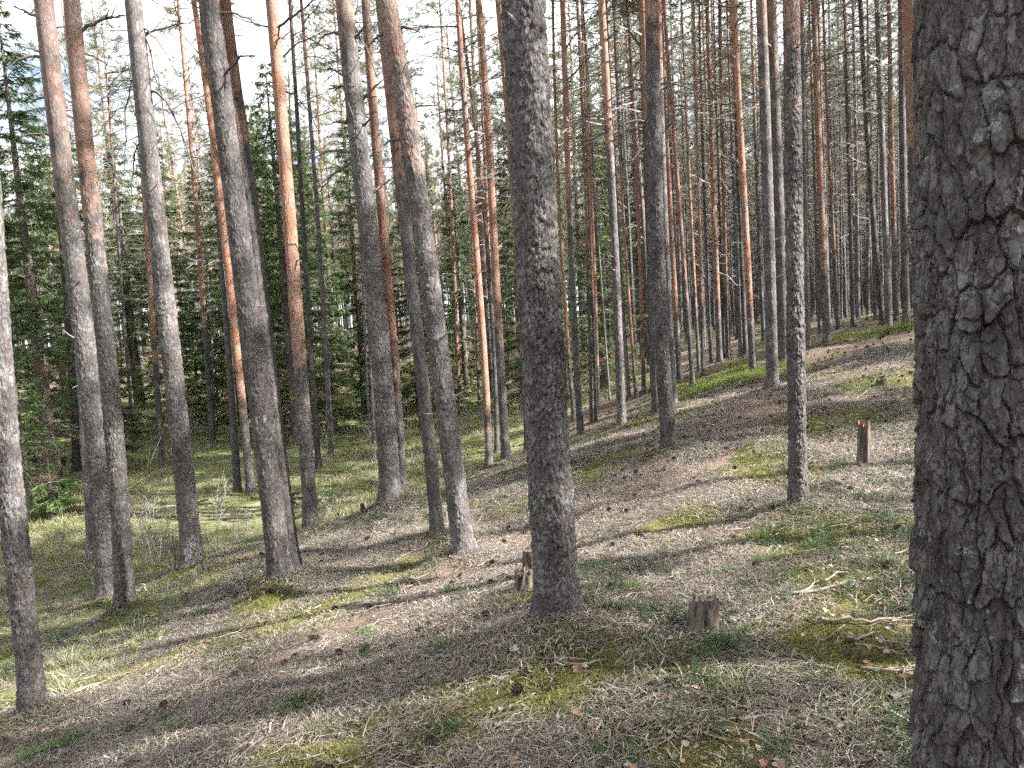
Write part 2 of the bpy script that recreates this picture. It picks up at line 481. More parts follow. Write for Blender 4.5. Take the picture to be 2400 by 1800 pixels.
def foot(px, Y):
    """ground point at distance Y seen in picture column px"""
    p = None
    z = -3.0
    py = 900.0
    for _ in range(6):
        d = ray(px, py)
        x = d[0] * Y / d[1]
        z = float(gz(x, Y))
        v = np.linalg.inv(R3) @ np.array([x, Y, z])
        py = 900 + FPX * (v[1] / v[2])
        p = np.array([x, Y, z])
    return p

# ------------------------------------------------------------------ shared pieces: crowns, dead branches, spruces
def pine_crown(seed, Hc, Rc, nb, tn, blade, wid, low=0.0):
    rng = np.random.default_rng(seed)
    acc = Acc()
    TP, TD = [], []
    for b in range(nb):
        f = (b + rng.random() * 0.8) / nb
        z = f * Hc * 0.95
        az = b * 2.4 + rng.normal() * 0.4
        prof = (0.55 + 0.6 * math.sin(min(1, f * 1.25 + 0.12) * math.pi)) * (1.0 - f ** 4)
        Lb = Rc * max(0.22, prof) * rng.uniform(0.6, 1.15)
        up = rng.uniform(-0.05, 0.45) + 0.55 * f
        d = np.array([math.cos(az), math.sin(az), up])
        d /= np.linalg.norm(d)
        t = np.linspace(0, 1, 5)
        P = np.array([0, 0, z]) + np.outer(t * Lb, d) + np.outer(t * t, [0, 0, 0.12 * Lb * rng.uniform(-0.6, 1)]) + rng.normal(size=(5, 3)) * 0.045 * Lb * t[:, None]
        V, F = tube(P, 0.022 * (1 - 0.75 * t) * (1.1 - 0.6 * f) + 0.003, 3)
        acc.add(V, F, 1)
        ns = max(3, int(tn * Lb / Rc / 3.0))
        for s in range(ns):
            u = rng.uniform(0.28, 1.0)
            p0 = P[0] + (P[-1] - P[0]) * u + np.array([0, 0, 0.05])
            k = min(3, int(u * 4)); a = u * 4 - k
            p0 = P[k] * (1 - a) + P[k + 1] * a
            sd = d + rng.normal(size=3) * np.array([0.85, 0.85, 0.45])
            sd /= np.linalg.norm(sd)
            sl = rng.uniform(0.18, 0.5) * (1.15 - 0.5 * u) * Rc / 1.6
            p1 = p0 + sd * sl
            V, F = tube(np.stack([p0, p1]), [0.007, 0.003], 3)
            acc.add(V, F, 1)
            for q in range(3):
                TP.append(p0 + (p1 - p0) * (0.5 + 0.25 * q) + rng.normal(size=3) * 0.03)
                TD.append(sd)
        TP.append(P[-1]); TD.append(d)
    TP, TD = np.array(TP), np.array(TD)
    nb_ = 8
    PP = np.repeat(TP, nb_, 0)
    DD = np.repeat(TD, nb_, 0) * 0.55 + rng.normal(size=(len(PP), 3)) * 0.6 + np.array([0, 0, 0.12])
    V, F = blades(PP + rng.normal(size=PP.shape) * 0.03, DD, blade * rng.uniform(0.7, 1.25, len(PP)), wid, rng)
    acc.add(V, F, 0)
    return acc.mesh('pine_crown', [PINE_N, LIMB], cols=False)

def dead_whorls(seed, z0, z1, n, Lm, seg=3):
    rng = np.random.default_rng(seed)
    acc = Acc()
    for b in range(n):
        f = (b + rng.random()) / n
        z = z0 + (z1 - z0) * f
        az = rng.random() * 6.28
        L = Lm * rng.uniform(0.25, 1.0) * (0.55 + 0.5 * f)
        if rng.random() < 0.25: L *= 0.3
        el = rng.normal(0.12, 0.22)
        d = np.array([math.cos(az), math.sin(az), el])
        t = np.linspace(0, 1, 5)
        P = np.array([0, 0, z]) + np.outer(t * L, d) + np.outer(t * t, [0, 0, -0.22 * L * rng.uniform(-0.2, 1.2)]) + rng.normal(size=(5, 3)) * 0.04 * L * t[:, None]
        V, F = tube(P, (0.006 + 0.008 * L) * (1 - 0.8 * t) + 0.0025, seg)
        acc.add(V, F)
        for s in range(int(2 + L * 4)):
            u = rng.uniform(0.25, 1); k = min(3, int(u * 4)); a = u * 4 - k
            p0 = P[k] * (1 - a) + P[k + 1] * a
            sd = d / np.linalg.norm(d) * 0.7 + rng.normal(size=3) * 0.55
            sl = rng.uniform(0.1, 0.42) * L * (1.15 - u * 0.6)
            p2 = p0 + sd * sl + np.array([0, 0, -0.12 * sl])
            V, F = tube(np.stack([p0, (p0 + p2) / 2 + rng.normal(size=3) * 0.06 * sl, p2]), [0.0055, 0.004, 0.002], 3)
            acc.add(V, F)
    return acc.mesh('dead_whorl', [DEADWOOD], cols=False)

def spruce_crown(seed, H, Rb, z0=0.8, dens=1.0):
    rng = np.random.default_rng(seed)
    acc = Acc()
    PB, DB, LB, WB, CB = [], [], [], [], []
    z = z0
    while z < H - 0.25:
        f = z / H
        nb = 5 + int(rng.random() * 3)
        for b in range(nb):
            az = rng.random() * 6.28
            L = max(0.15, Rb * (1 - f) ** 0.75 * rng.uniform(0.6, 1.12))
            if rng.random() < 0.12: continue
            dead = f < 0.3 and rng.random() < 0.45 * (1 - f / 0.3) + 0.1
            hd = np.array([math.cos(az), math.sin(az), 0.0])
            t = np.linspace(0, 1, 6)
            slope = 0.35 * f - 0.10
            P = np.array([0, 0, z]) + np.outer(t * L, hd) + np.outer(slope * t * L - 0.45 * L * t * (1 - 0.55 * t) * (1 - f), [0, 0, 1]) + rng.normal(size=(6, 3)) * 0.03 * L
            V, F = tube(P, (0.006 + 0.008 * L) * (1 - 0.85 * t) + 0.003, 3)
            acc.add(V, F, 1)
            side = np.array([-hd[1], hd[0], 0])
            nt = int(L * 15 * dens) + 3
            for s in range(nt):
                u = rng.uniform(0.15, 1.0) ** 0.8
                k = min(4, int(u * 5)); a = u * 5 - k
                p0 = P[k] * (1 - a) + P[k + 1] * a
                sg = 1 if rng.random() < 0.5 else -1
                tw = hd * rng.uniform(0.3, 0.9) + side * sg * rng.uniform(0.25, 0.9) + np.array([0, 0, rng.uniform(-0.75, -0.05)])
                tw /= np.linalg.norm(tw)
                tl = rng.uniform(0.14, 0.36) * (1.2 - 0.5 * u) * min(1.0, 0.5 + L)
                nn = 7
                uu = rng.uniform(0.0, 1.0, nn)
                PB.append(p0 + np.outer(uu * tl, tw))
                DB.append(tw * 0.9 + rng.normal(size=(nn, 3)) * 0.33)
                LB.append(rng.uniform(0.07, 0.16, nn))
                WB.append(np.full(nn, 0.012 if not dead else 0.0045))
                CB.append(np.tile((3.0, 1.55, 2.6) if dead else (1, 1, 1), (nn * 3, 1)))
        z += rng.uniform(0.16, 0.30)
    PB, DB = np.concatenate(PB), np.concatenate(DB)
    V, F = blades(PB, DB, np.concatenate(LB), np.concatenate(WB), rng)
    acc.add(V, F, 0, np.concatenate(CB))
    return acc.mesh('spruce_crown', [SPRUCE_N, SPRUCE_BARK])

CROWNS = [pine_crown(100 + i, 6.5 + (i % 3), 1.7 + 0.25 * (i % 4), 40, 44, 0.125, 0.0105) for i in range(5)]
YOUNG = [pine_crown(150 + i, 7.0 + i, 1.8, 52, 36, 0.125, 0.0105) for i in range(3)]
DEADS = [dead_whorls(200 + i, 2.2 + 0.4 * i, 12.0, 80, 1.7) for i in range(5)]
DEADHI = [dead_whorls(240 + i, 5.0, 12.0, 46, 1.6) for i in range(3)]
SPRUCES = [spruce_crown(300, 12.0, 2.0, 0.8, 1.7), spruce_crown(301, 11.0, 1.8, 0.8, 1.7), spruce_crown(302, 13.0, 2.2, 1.6, 1.6), spruce_crown(303, 5.0, 1.2, 0.3, 1.6)]
SPRUCE_H = [12.0, 11.0, 13.0, 5.0]
SAPLING = spruce_crown(310, 1.0, 0.36, 0.08, 2.2)

# ------------------------------------------------------------------ trunks
def voronoi(a, b, ncol, seed):
    i, j = np.floor(a).astype(np.int64), np.floor(b).astype(np.int64)
    f1 = np.full(a.shape, 9.0); f2 = np.full(a.shape, 9.0)
    cid = np.zeros(a.shape); cx = np.zeros(a.shape); cy = np.zeros(a.shape)
    for di in (-1, 0, 1):
        for dj in (-1, 0, 1):
            ii, jj = i + di, j + dj
            im = np.mod(ii, ncol)
            jx = ii + 0.5 + 0.9 * (hsh(im, jj, im * 0, seed) - 0.5)
            jy = jj + 0.5 + 0.9 * (hsh(im, jj, im * 0 + 1, seed) - 0.5)
            d = np.hypot(a - jx, b - jy)
            nw = d < f1
            f2 = np.where(nw, f1, np.minimum(f2, d))
            cid = np.where(nw, hsh(im, jj, im * 0 + 2, seed), cid)
            cx = np.where(nw, a - jx, cx); cy = np.where(nw, b - jy, cy)
            f1 = np.where(nw, d, f1)
    return f1, f2, cid, cx, cy

def trunk_mesh(name, axis, H, r, seed, detail, hvis, flare=0.32, cell=(0.034, 0.085), depth=0.009, seg=None, dz=None):
    """axis(z) -> x, y of the trunk's centre line; detail 0: plain tapering trunk; 1+: bark plates modelled up to height hvis"""
    rng = np.random.default_rng(seed)
    if not detail:
        z = np.concatenate([[-0.2, 0.0, 0.12, 0.3, 0.7], np.linspace(1.3, H, 16)])
        seg = 14
    else:
        dz = dz or 0.014
        z = np.concatenate([np.arange(-0.15, hvis, dz), np.linspace(hvis, H, 14)])
        seg = seg or 96
    th = np.arange(seg) * 2 * math.pi / seg
    zz, tt = np.meshgrid(z, th, indexing='ij')
    ax, ay = axis(z)
    zc = np.maximum(zz, 0)
    rad = r * (1.03 - 0.72 * np.clip(zc / H, 0, 1) ** 1.25) * (1 + 0.03 * np.sin(tt * 2 + seed) + 0.02 * np.sin(tt * 3 + zz * 0.7))
    ph = rng.random(3) * 6.28
    lob = 1 + 0.4 * np.sin(tt * 4 + ph[0]) * np.sin(tt * 3 + ph[1])
    rad = rad * (1 + 0.95 * flare * np.exp(-zc / 0.11) * lob + 0.05 * np.exp(-zc / 0.6))
    fis = np.zeros_like(rad)
    if detail:
        circ = 2 * math.pi * r
        ncol = max(7, int(round(circ / cell[0])))
        cxx, cyy = np.cos(tt) * r, np.sin(tt) * r
        q = 0.034 / cell[0]
        wu = (fbm(cxx * 11 * q, cyy * 11 * q, zz * 5 * q, 3, seed) - 0.5) * 1.7 + (fbm(cxx * 60 * q, cyy * 60 * q, zz * 34 * q, 2, seed + 5) - 0.5) * 0.55
        wz = (fbm(cxx * 11 * q + 40, cyy * 11 * q, zz * 5 * q, 3, seed + 3) - 0.5) * 1.3 + (fbm(cxx * 60 * q + 9, cyy * 60 * q, zz * 34 * q, 2, seed + 6) - 0.5) * 0.45
        if detail == 4:
            wu, wz = wu * 0.85, wz * 0.9
        a = tt / (2 * math.pi) * ncol + wu
        b = zz / cell[1] + wz
        f1, f2, cid, cx, cy = voronoi(a, b, ncol, seed)
        wgt = (0.42, 1.25, 0.15, 0.40) if detail < 4 else (0.30, 0.85, 0.10, 0.25)
        amp = (0.25 if detail < 4 else 0.6) + (1.1 if detail < 4 else 0.8) * fbm(cxx * 5, cyy * 5, zz * 2.2, 2, seed + 8)
        edge = sstep(0.0, wgt[2], f2 - f1)
        g1, g2, cid2, dx, dy = voronoi(a * 2 + wu * 0.8, b * 1.6 + wz, ncol * 2, seed + 11)
        e2 = sstep(0.0, 0.12, g2 - g1)
        lay = fbm(cxx * 24 * q, cyy * 24 * q, zz * 13 * q, 3, seed + 15) * 7.0
        fr = lay - np.floor(lay)
        terr = (np.floor(lay) + sstep(0.75, 1.0, fr)) / 7.0
        fine = fbm(cxx * 90 * q, cyy * 90 * q, zz * 55 * q, 2, seed + 21) - 0.5
        hgt = edge * (0.55 + wgt[3] * cid - 0.55 * cy * (0.4 + cid)) * amp + wgt[0] * e2 * (cid2 - 0.8 * dy) + wgt[1] * (terr - 0.5) + 0.45 * fine - 0.8
        fade = np.clip((hvis + 0.5 - zz) / 1.5, 0, 1) * np.clip(1.15 - zc / (hvis * 2.2), 0.35, 1)
        rad = rad + depth * hgt * fade
        fis = (1 - edge) * fade * np.clip(amp, 0, 1)
    V = np.stack([ax[:, None] + rad * np.cos(tt), ay[:, None] + rad * np.sin(tt), zz], -1).reshape(-1, 3)
    nr = len(z)
    i = np.arange(nr - 1)[:, None] * seg
    j = np.arange(seg)[None]
    k = (j + 1) % seg
    F = np.stack([i + j, i + k, i + seg + k, i + seg + j], -1).reshape(-1, 4)
    return build_mesh(name, V, F, [BARK_D if detail else BARK], None, True, {'fissure': fis.ravel()} if detail else None)

BR = random.Random(7)
def branch_mesh(P, r0, mat, twigs=3, seed=0):
    rng = np.random.default_rng(seed)
    P = np.asarray(P, float)
    t = np.linspace(0, 1, 12)
    u = np.linspace(0, 1, len(P))
    Q = np.stack([np.interp(t, u, P[:, c]) for c in range(3)], 1)
    for _ in range(2):
        Q[1:-1] = (Q[:-2] + 2 * Q[1:-1] + Q[2:]) / 4
    L = np.linalg.norm(Q[-1] - Q[0])
    Q[1:-1] += rng.normal(size=(10, 3)) * 0.012 * L
    acc = Acc()
    V, F = tube(Q, r0 * (1 - 0.75 * t) + 0.002, 7)
    acc.add(V, F)
    acc.add(np.array([Q[0] + [0, 0, 0]]).repeat(3, 0), [[0, 1, 2]]) if False else None
    for s in range(twigs):
        k = int(rng.integers(3, 11))
        d = (Q[min(11, k + 1)] - Q[k - 1])
        d = d / np.linalg.norm(d) * 0.8 + rng.normal(size=3) * 0.6
        l = L * rng.uniform(0.12, 0.35)
        p2 = Q[k] + d * l
        V, F = tube(np.stack([Q[k], (Q[k] + p2) / 2 + rng.normal(size=3) * 0.05 * l, p2]), [r0 * 0.35, r0 * 0.25, 0.0015], 4)
        acc.add(V, F)
    return acc.mesh('dead_branch', [mat], smooth=True, cols=False)

# key, foot (px, py) or (px, None, depth), centre line (px, py) above it, width in px, row where bark turns orange, tone (bark's own plus sunlight on lit trunks), detail, label
TREES = [
 ('T1', (84, 1692), [(28, 1200), (6, 900), (-12, 700)], 52, None, .10, 2, 'grey pine with a faded red paint mark and lichen low on its trunk'),
 ('T2', (254, 1412), [(243, 1200), (207, 900), (173, 600), (137, 300), (100, 0)], 47, 330, 0, 2, 'grey pine growing tight against another trunk, pinkish bark high up'),
 ('T3', (294, 1436), [(281, 1200), (250, 900), (221, 600), (185, 300), (155, 0)], 42, 420, -.05, 2, 'pine pressed against its grey neighbour, orange bark on its upper trunk'),
 ('T4', (453, 1336), [(442, 1200), (409, 900), (378, 600), (347, 300), (315, 0)], 46, None, .22, 2, 'pale silver grey pine with long drooping dead branches'),
 ('T5', (661, 1392), [(640, 1200), (604, 900), (570, 600), (531, 300), (494, 0)], 52, -100, -.12, 2, 'dark straight pine with a knobbly scar low down and moss at its foot'),
 ('T5b', (691, 1374), [(668, 1200), (634, 900), (598, 600), (560, 300)], 36, 200, -.08, 1, 'dark slim pine hidden close behind the knobbly scarred pine'),
 ('T6', (730, 1251), [(725, 1200), (706, 900), (686, 600), (661, 300), (637, 0)], 31, 800, .05, 1, 'slender pine, its upper trunk bright orange and sunlit'),
 ('T7', (916, 1197), [(897, 900), (873, 600), (838, 300), (810, 0)], 46, 40, .12, 2, 'grey pine with broken branch stubs on both sides'),
 ('T7b', (944, 1184), [(926, 900), (906, 600), (878, 300), (858, 0)], 23, 860, 0, 1, 'thin red barked pine fused at the foot with the stubbed grey pine'),
 ('T8', (1027, 1268), [(991, 900), (958, 600), (940, 430), (915, 200)], 31, 380, -.1, 1, 'slim dark pine just behind the leaning sunlit pine'),
 ('T9', (1089, 1312), [(1066, 1200), (1038, 900), (1005, 600), (950, 300), (909, 0)], 50, 330, .12, 2, 'curved leaning pine whose lower trunk is bright in the sun'),
 ('T10', (1147, 1101), [(1136, 900), (1120, 600), (1091, 300), (1073, 0)], 17, 960, 0, 0, 'slim reddish pine of two standing side by side on the valley edge, the thinner one'),
 ('T11', (1187, 1082), [(1174, 900), (1161, 600), (1143, 300), (1122, 0)], 20, 760, 0, 0, 'slim reddish pine of two standing side by side on the valley edge, the thicker one'),
 ('T11b', (1165, 1060), [(1147, 600), (1110, 300), (1085, 60)], 11, 500, -.2, 0, 'thin greyish pine half hidden between the two reddish valley edge pines'),
 ('T12', (1311, 1492), [(1292, 1200), (1275, 900), (1261, 600), (1240, 300), (1225, 0)], 96, -400, .0, 3, 'thick straight grey brown pine with mossy foot, standing alone beside a cut stump'),
 ('T13', (1243, 1072), [(1222, 600), (1192, 300), (1172, 0)], 25, 760, 0, 0, 'orange pine mostly hidden behind the thick straight pine'),
 ('T14', (1345, 985), [(1317, 600), (1304, 300), (1296, 0)], 10, 850, -.05, 0, 'thin dark orange pine close behind the thick straight pine'),
 ('T15', (1362, 1024), [(1352, 900), (1340, 600), (1327, 300), (1318, 0)], 16, 480, .05, 0, 'slim grey pine on the slope, orange above, near the thick straight pine'),
 ('T16', (1397, 986), [(1386, 600), (1374, 300), (1362, 0)], 7, 700, 0, 0, 'thinnest stem of a trio of red barked pines in the valley'),
 ('T16b', (1403, 968), [(1393, 600), (1379, 300), (1366, 0)], 8, 820, .1, 0, 'red barked stem of a pine trio in the valley, sunlit at the foot'),
 ('T16c', (1386, 990), [(1377, 600), (1366, 300), (1352, 0)], 7, 600, -.2, 0, 'dark stem of a pine trio in the valley'),
 ('T18', (1458, 1010), [(1453, 900), (1441, 600), (1425, 300), (1408, 0)], 20, 330, .12, 1, 'grey pine with a flared foot on the slope, orange from mid height'),
 ('T19', (1474, 932), [(1466, 800), (1452, 600), (1436, 300), (1420, 0)], 9, 300, .35, 0, 'pale sunlit pine leaning out behind the flared grey pine'),
 ('T20', (1491, 927), [(1470, 650), (1452, 300), (1438, 0)], 8, 820, 0, 0, 'thin red pine paired with another on the valley floor, forking view beside the flared pine'),
 ('T20b', (1509, 922), [(1502, 650), (1486, 300), (1470, 0)], 10, 800, 0, 0, 'thin straight red pine on the valley floor beside the scaly dark pine'),
 ('T20c', (1527, 916), [(1517, 650), (1506, 300), (1494, 0)], 5, 300, -.1, 0, 'very thin grey pine pole just behind the scaly dark pine'),
 ('T21', (1571, 1059), [(1561, 900), (1538, 600), (1537, 300), (1528, 0)], 33, 40, -.08, 2, 'scaly dark pine rising where the slope meets the footpath'),
 ('T22', (1538, 984), [(1530, 600), (1514, 300), (1505, 0)], 20, 330, -.05, 0, 'pine with dead branch stubs, orange top, close behind the scaly dark pine'),
 ('T23', (1580, 960), [(1561, 600), (1550, 300), (1542, 0)], 17, 200, .3, 0, 'pale sunlit pine showing beside the scaly dark pine'),
 ('R0', (1593, 890), [(1581, 650), (1562, 300), (1550, 0)], 13, 760, .1, 0, 'pine with sunlit flared foot and red mid trunk at the valley rim'),
 ('R1', (1624, 904), [(1605, 650), (1578, 300), (1555, 0)], 11, 690, -.1, 0, 'slim dark pine leaning on the bank above the green shrub strip'),
 ('R2', (1638, 866), [(1626, 650), (1612, 300), (1598, 0)], 8, 720, 0, 0, 'thin pine with reddish bark on the bank, behind the leaning slim dark one'),
 ('R3', (1648, 882), [(1643, 650), (1634, 300), (1626, 0)], 8, 720, .1, 0, 'thin upright red pine on the bank edge'),
 ('R4', (1667, 850), [(1656, 650), (1646, 300), (1638, 0)], 8, 300, .25, 0, 'pale knotty pine in the row along the bank'),
 ('R5', (1687, 848), [(1678, 650), (1666, 300), (1655, 0)], 13, 740, .05, 0, 'thicker red pine in the row along the bank'),
 ('R6', (1707, 839), [(1700, 650), (1692, 300), (1684, 0)], 11, 740, 0, 0, 'orange pine in the row along the bank beside the thicker red one'),
 ('R6b', (1696, 841), [(1690, 650), (1682, 300), (1674, 0)], 6, 400, -.1, 0, 'thin grey pole pine between two red pines in the bank row'),
 ('R7', (1736, 835), [(1728, 650), (1716, 300), (1706, 0)], 8, 300, .2, 0, 'pale thin pine beside the bright orange pine'),
 ('R7b', (1748, 829), [(1738, 650), (1728, 300), (1716, 0)], 11, 300, -.1, 0, 'dark grey pine behind the bright orange pine on the path edge'),
 ('R8', (1766, 874), [(1751, 600), (1732, 300), (1716, 0)], 16, 735, .1, 1, 'bright orange pine with a long pale bare branch beside the green shrubs'),
 ('R8b', (1790, 798), [(1780, 600), (1768, 300), (1758, 0)], 9, 300, -.05, 0, 'grey pine far up the path, just before the ridge'),
 ('R9', (1811, 919), [(1805, 600), (1793, 300), (1785, 0)], 27, 140, .08, 1, 'grey pine with a reddish litter mound at its foot beside the footpath'),
 ('R10', (1838, 853), [(1831, 600), (1819, 300), (1808, 0)], 25, 180, -.05, 1, 'flaky dark pine between the footpath pair, foot in green shrubs'),
 ('R11', (1873, 1206), [(1868, 900), (1864, 600), (1862, 300), (1859, 0)], 41, 170, .08, 3, 'slim straight pine with flaky bark standing right on the footpath edge'),
 ('R12', (1895, 816), [(1890, 600), (1884, 300), (1878, 0)], 11, 100, .3, 0, 'pale sunlit pine on the ridge behind the flaky straight pine'),
 ('R13', (1938, 804), [(1929, 600), (1917, 300), (1906, 0)], 15, 640, 0, 0, 'orange pine standing alone on the ridge path'),
 ('R14', (1920, 783), [(1913, 600), (1904, 300), (1894, 0)], 6, 300, .1, 0, 'thin grey pine close behind the lone orange ridge pine'),
 ('R15', (1965, 772), [(1955, 600), (1940, 300), (1928, 0)], 9, 650, 0, 0, 'red barked pine on the ridge crest'),
 ('R15b', (2000, 765), [(1995, 600), (1988, 300), (1980, 0)], 10, 200, -.15, 0, 'dark slim pine alone on the ridge crest, small stump near it'),
 ('R15c', (2051, 750), [(2047, 600), (2040, 300), (2034, 0)], 7, 300, 0, 0, 'thin pine on the mossy crest of the ridge'),
 ('R16', (2069, 763), [(2052, 600), (2032, 300), (2014, 0)], 13, -100, -.1, 0, 'leaning dark pine with many dead branches on the ridge crest'),
 ('R17', (2083, 768), [(2078, 600), (2064, 300), (2053, 0)], 14, -100, .3, 0, 'pale pine of the ridge crest with a green tuft at its foot'),
 ('R18', (2101, 754), [(2096, 600), (2090, 300), (2083, 0)], 11, 600, .1, 0, 'pine on the ridge crest, white sunlit foot and orange middle'),
 ('R19', (2125, 758), [(2120, 600), (2113, 300), (2109, 0)], 16, 200, -.05, 0, 'sturdy grey pine on the crest above the green tuft'),
 ('R20', (2172, 978), [(2158, 600), (2147, 300), (2136, 0)], 38, 380, -.15, 1, 'orange topped pine mostly hidden behind the massive plated trunk'),
 ('BIG', (2318, None, 2.05), [(2318, 1800), (2312, 900), (2306, 0)], 302, None, -.18, 4, 'massive dark pine trunk with deep bark plates and pale lichen, beside the camera path'),
 ('L1', (217, 1322), [(206, 1100), (190, 900), (168, 600)], 20, 300, .3, 0, 'thin pale sunlit pine behind the tight pair of pines'),
 ('L3', (180, 1102), [(170, 900), (150, 600)], 17, None, -.3, 0, 'dark thin pine deep in the valley beside a spruce'),
 ('L4', (314, 1060), [(298, 830), (282, 600), (262, 300)], 8, 300, .2, 0, 'very thin pale tree with a sunlit foot in the valley moss'),
 ('L5', (381, 1100), [(368, 900), (350, 600), (332, 300), (318, 0)], 14, 760, -.05, 0, 'reddish topped pine among the valley spruces'),
 ('L6', (499, 1038), [(487, 830), (468, 600), (446, 300)], 14, 700, .05, 0, 'grey pine with sunlit side standing on the green valley moss'),
 ('L7', (507, 1012), [(499, 830), (484, 600)], 6, None, .4, 0, 'white stemmed thin tree close behind a grey valley pine'),
 ('L8', (557, 1152), [(540, 900), (520, 600), (486, 200)], 17, 400, -.15, 0, 'dark pine side by side with the glowing orange one'),
 ('L9', (588, 1153), [(562, 900), (535, 600), (495, 300), (456, 0)], 18, 900, .05, 0, 'glowing orange pine side by side with a dark one on the valley floor'),
 ('L10', (747, 1098), [(735, 900), (715, 600), (700, 300)], 13, None, -.3, 0, 'dark thin pine near the brownish spruce'),
 ('L11', (776, 1070), [(768, 900), (750, 600)], 13, None, .2, 0, 'short stemmed pine with a sunlit foot beside the brownish spruce'),
 ('M1', (867, 1030), [(856, 800), (842, 500)], 6, None, .5, 0, 'white thin birch like stem on the far valley floor'),
 ('M2', (877, 1045), [(866, 800), (852, 500)], 9, 500, .05, 0, 'thin dappled pine beside the white stem'),
 ('M3', (1079, 976), [(1072, 800), (1062, 600), (1056, 450)], 9, 890, 0, 0, 'thin orange pine with short bare branches in the valley'),
 ('M4', (1124, 962), [(1112, 700), (1098, 400)], 6, 860, 0, 0, 'thin red pine in the valley between the slim reddish pair and thin orange one'),
 ('M5', (1164, 968), [(1155, 800), (1142, 500)], 9, 860, 0, 0, 'orange thin pine seen between the slim reddish pair'),
 ('M6', (986, 1012), [(974, 700), (955, 400)], 8, 700, -.25, 0, 'dark thin pine behind the slim dark one in the valley'),
 ('M7', (1429, 937), [(1408, 650), (1384, 300)], 5, None, .5, 0, 'white leaning thin dead pole in the valley'),
]
FWD = R3 @ np.array([0, 0, -1.0])
BASES = {}
for t in TREES:
    f = t[1]
    p = foot(f[0], f[2]) if f[1] is None else on_ground(*f)
    BASES[t[0]] = p
for t in TREES:
    p = BASES[t[0]]
    d = float(p @ FWD)
    if d < 16 and t[0] != 'BIG':
        MOUNDS.append((p[0], p[1] - 0.08, 0.07 + t[3] * 0.0007, 0.40))
for t in TREES:
    p = BASES[t[0]]
    BASES[t[0]] = np.array([p[0], p[1], float(gz(p[0], p[1]))])

TREE_AXIS = {}
def make_axis(pts, base, H, seed):
    """centre line x(z), y(z) relative to the foot, from points seen in the photograph at the tree's own distance"""
    rng = np.random.default_rng(seed)
    Z = [0.0]; X = [0.0]
    for (px, py) in pts:
        q = at_depth(px, py, base[1])
        Z.append(q[2] - base[2]); X.append(q[0] - base[0])
    Z, X = np.array(Z), np.array(X)
    o = np.argsort(Z); Z, X = Z[o], X[o]
    wgt = np.ones(len(Z)); wgt[0] = 4
    co = np.polyfit(Z, X, min(3 if len(Z) > 4 else 2, len(Z) - 1), w=wgt)
    co[-1] -= np.polyval(co, 0.0)
    zm = Z.max()
    sl = np.polyval(np.polyder(co), zm)
    ly = rng.normal() * 0.008
    def axis(z):
        z = np.asarray(z, float)
        zi = np.clip(z, 0, zm)
        x = np.polyval(co, zi) + sl * 4.0 * (1 - np.exp(-np.maximum(z - zm, 0) / 4.0))
        return x, ly * np.maximum(z, 0)
    return axis

def add_tree_parts(t, axis, H, r, trunk_me, ofrom, tone, seed, crown, cz, deads=None, scale=1.0, omix=0.75):
    tr = link('trunk', trunk_me, t)
    tr['orange_from'] = float(ofrom)
    tr['bark_sun_tone'] = float(tone)  # bark's own tone, with sun and shade on the trunk worked in
    tr['orange_mix'] = float(omix)
    cx, cy = axis(np.array([cz]))
    rr = random.Random(seed)
    link('crown', crown, t, (float(cx[0]), float(cy[0]), cz), (0, 0, rr.random() * 6.28), (1.0 * scale, 1.0 * scale, (H - cz) / 7.5 * 1.03))
    if deads is not None:
        b = tag(link('dead_whorl', deads, t, (0, 0, 0), (0, 0, rr.random() * 6.28)), kind='stuff')
        x1, y1 = axis(np.array([2.0, 9.0]))
        b.rotation_euler = (-(float(y1[1] - y1[0])) / 7.0, (float(x1[1] - x1[0])) / 7.0, 0)
        b.location = (float(x1[0]) - (x1[1] - x1[0]) / 7.0 * 2.0, float(y1[0]) - (y1[1] - y1[0]) / 7.0 * 2.0, 0)
    return tr

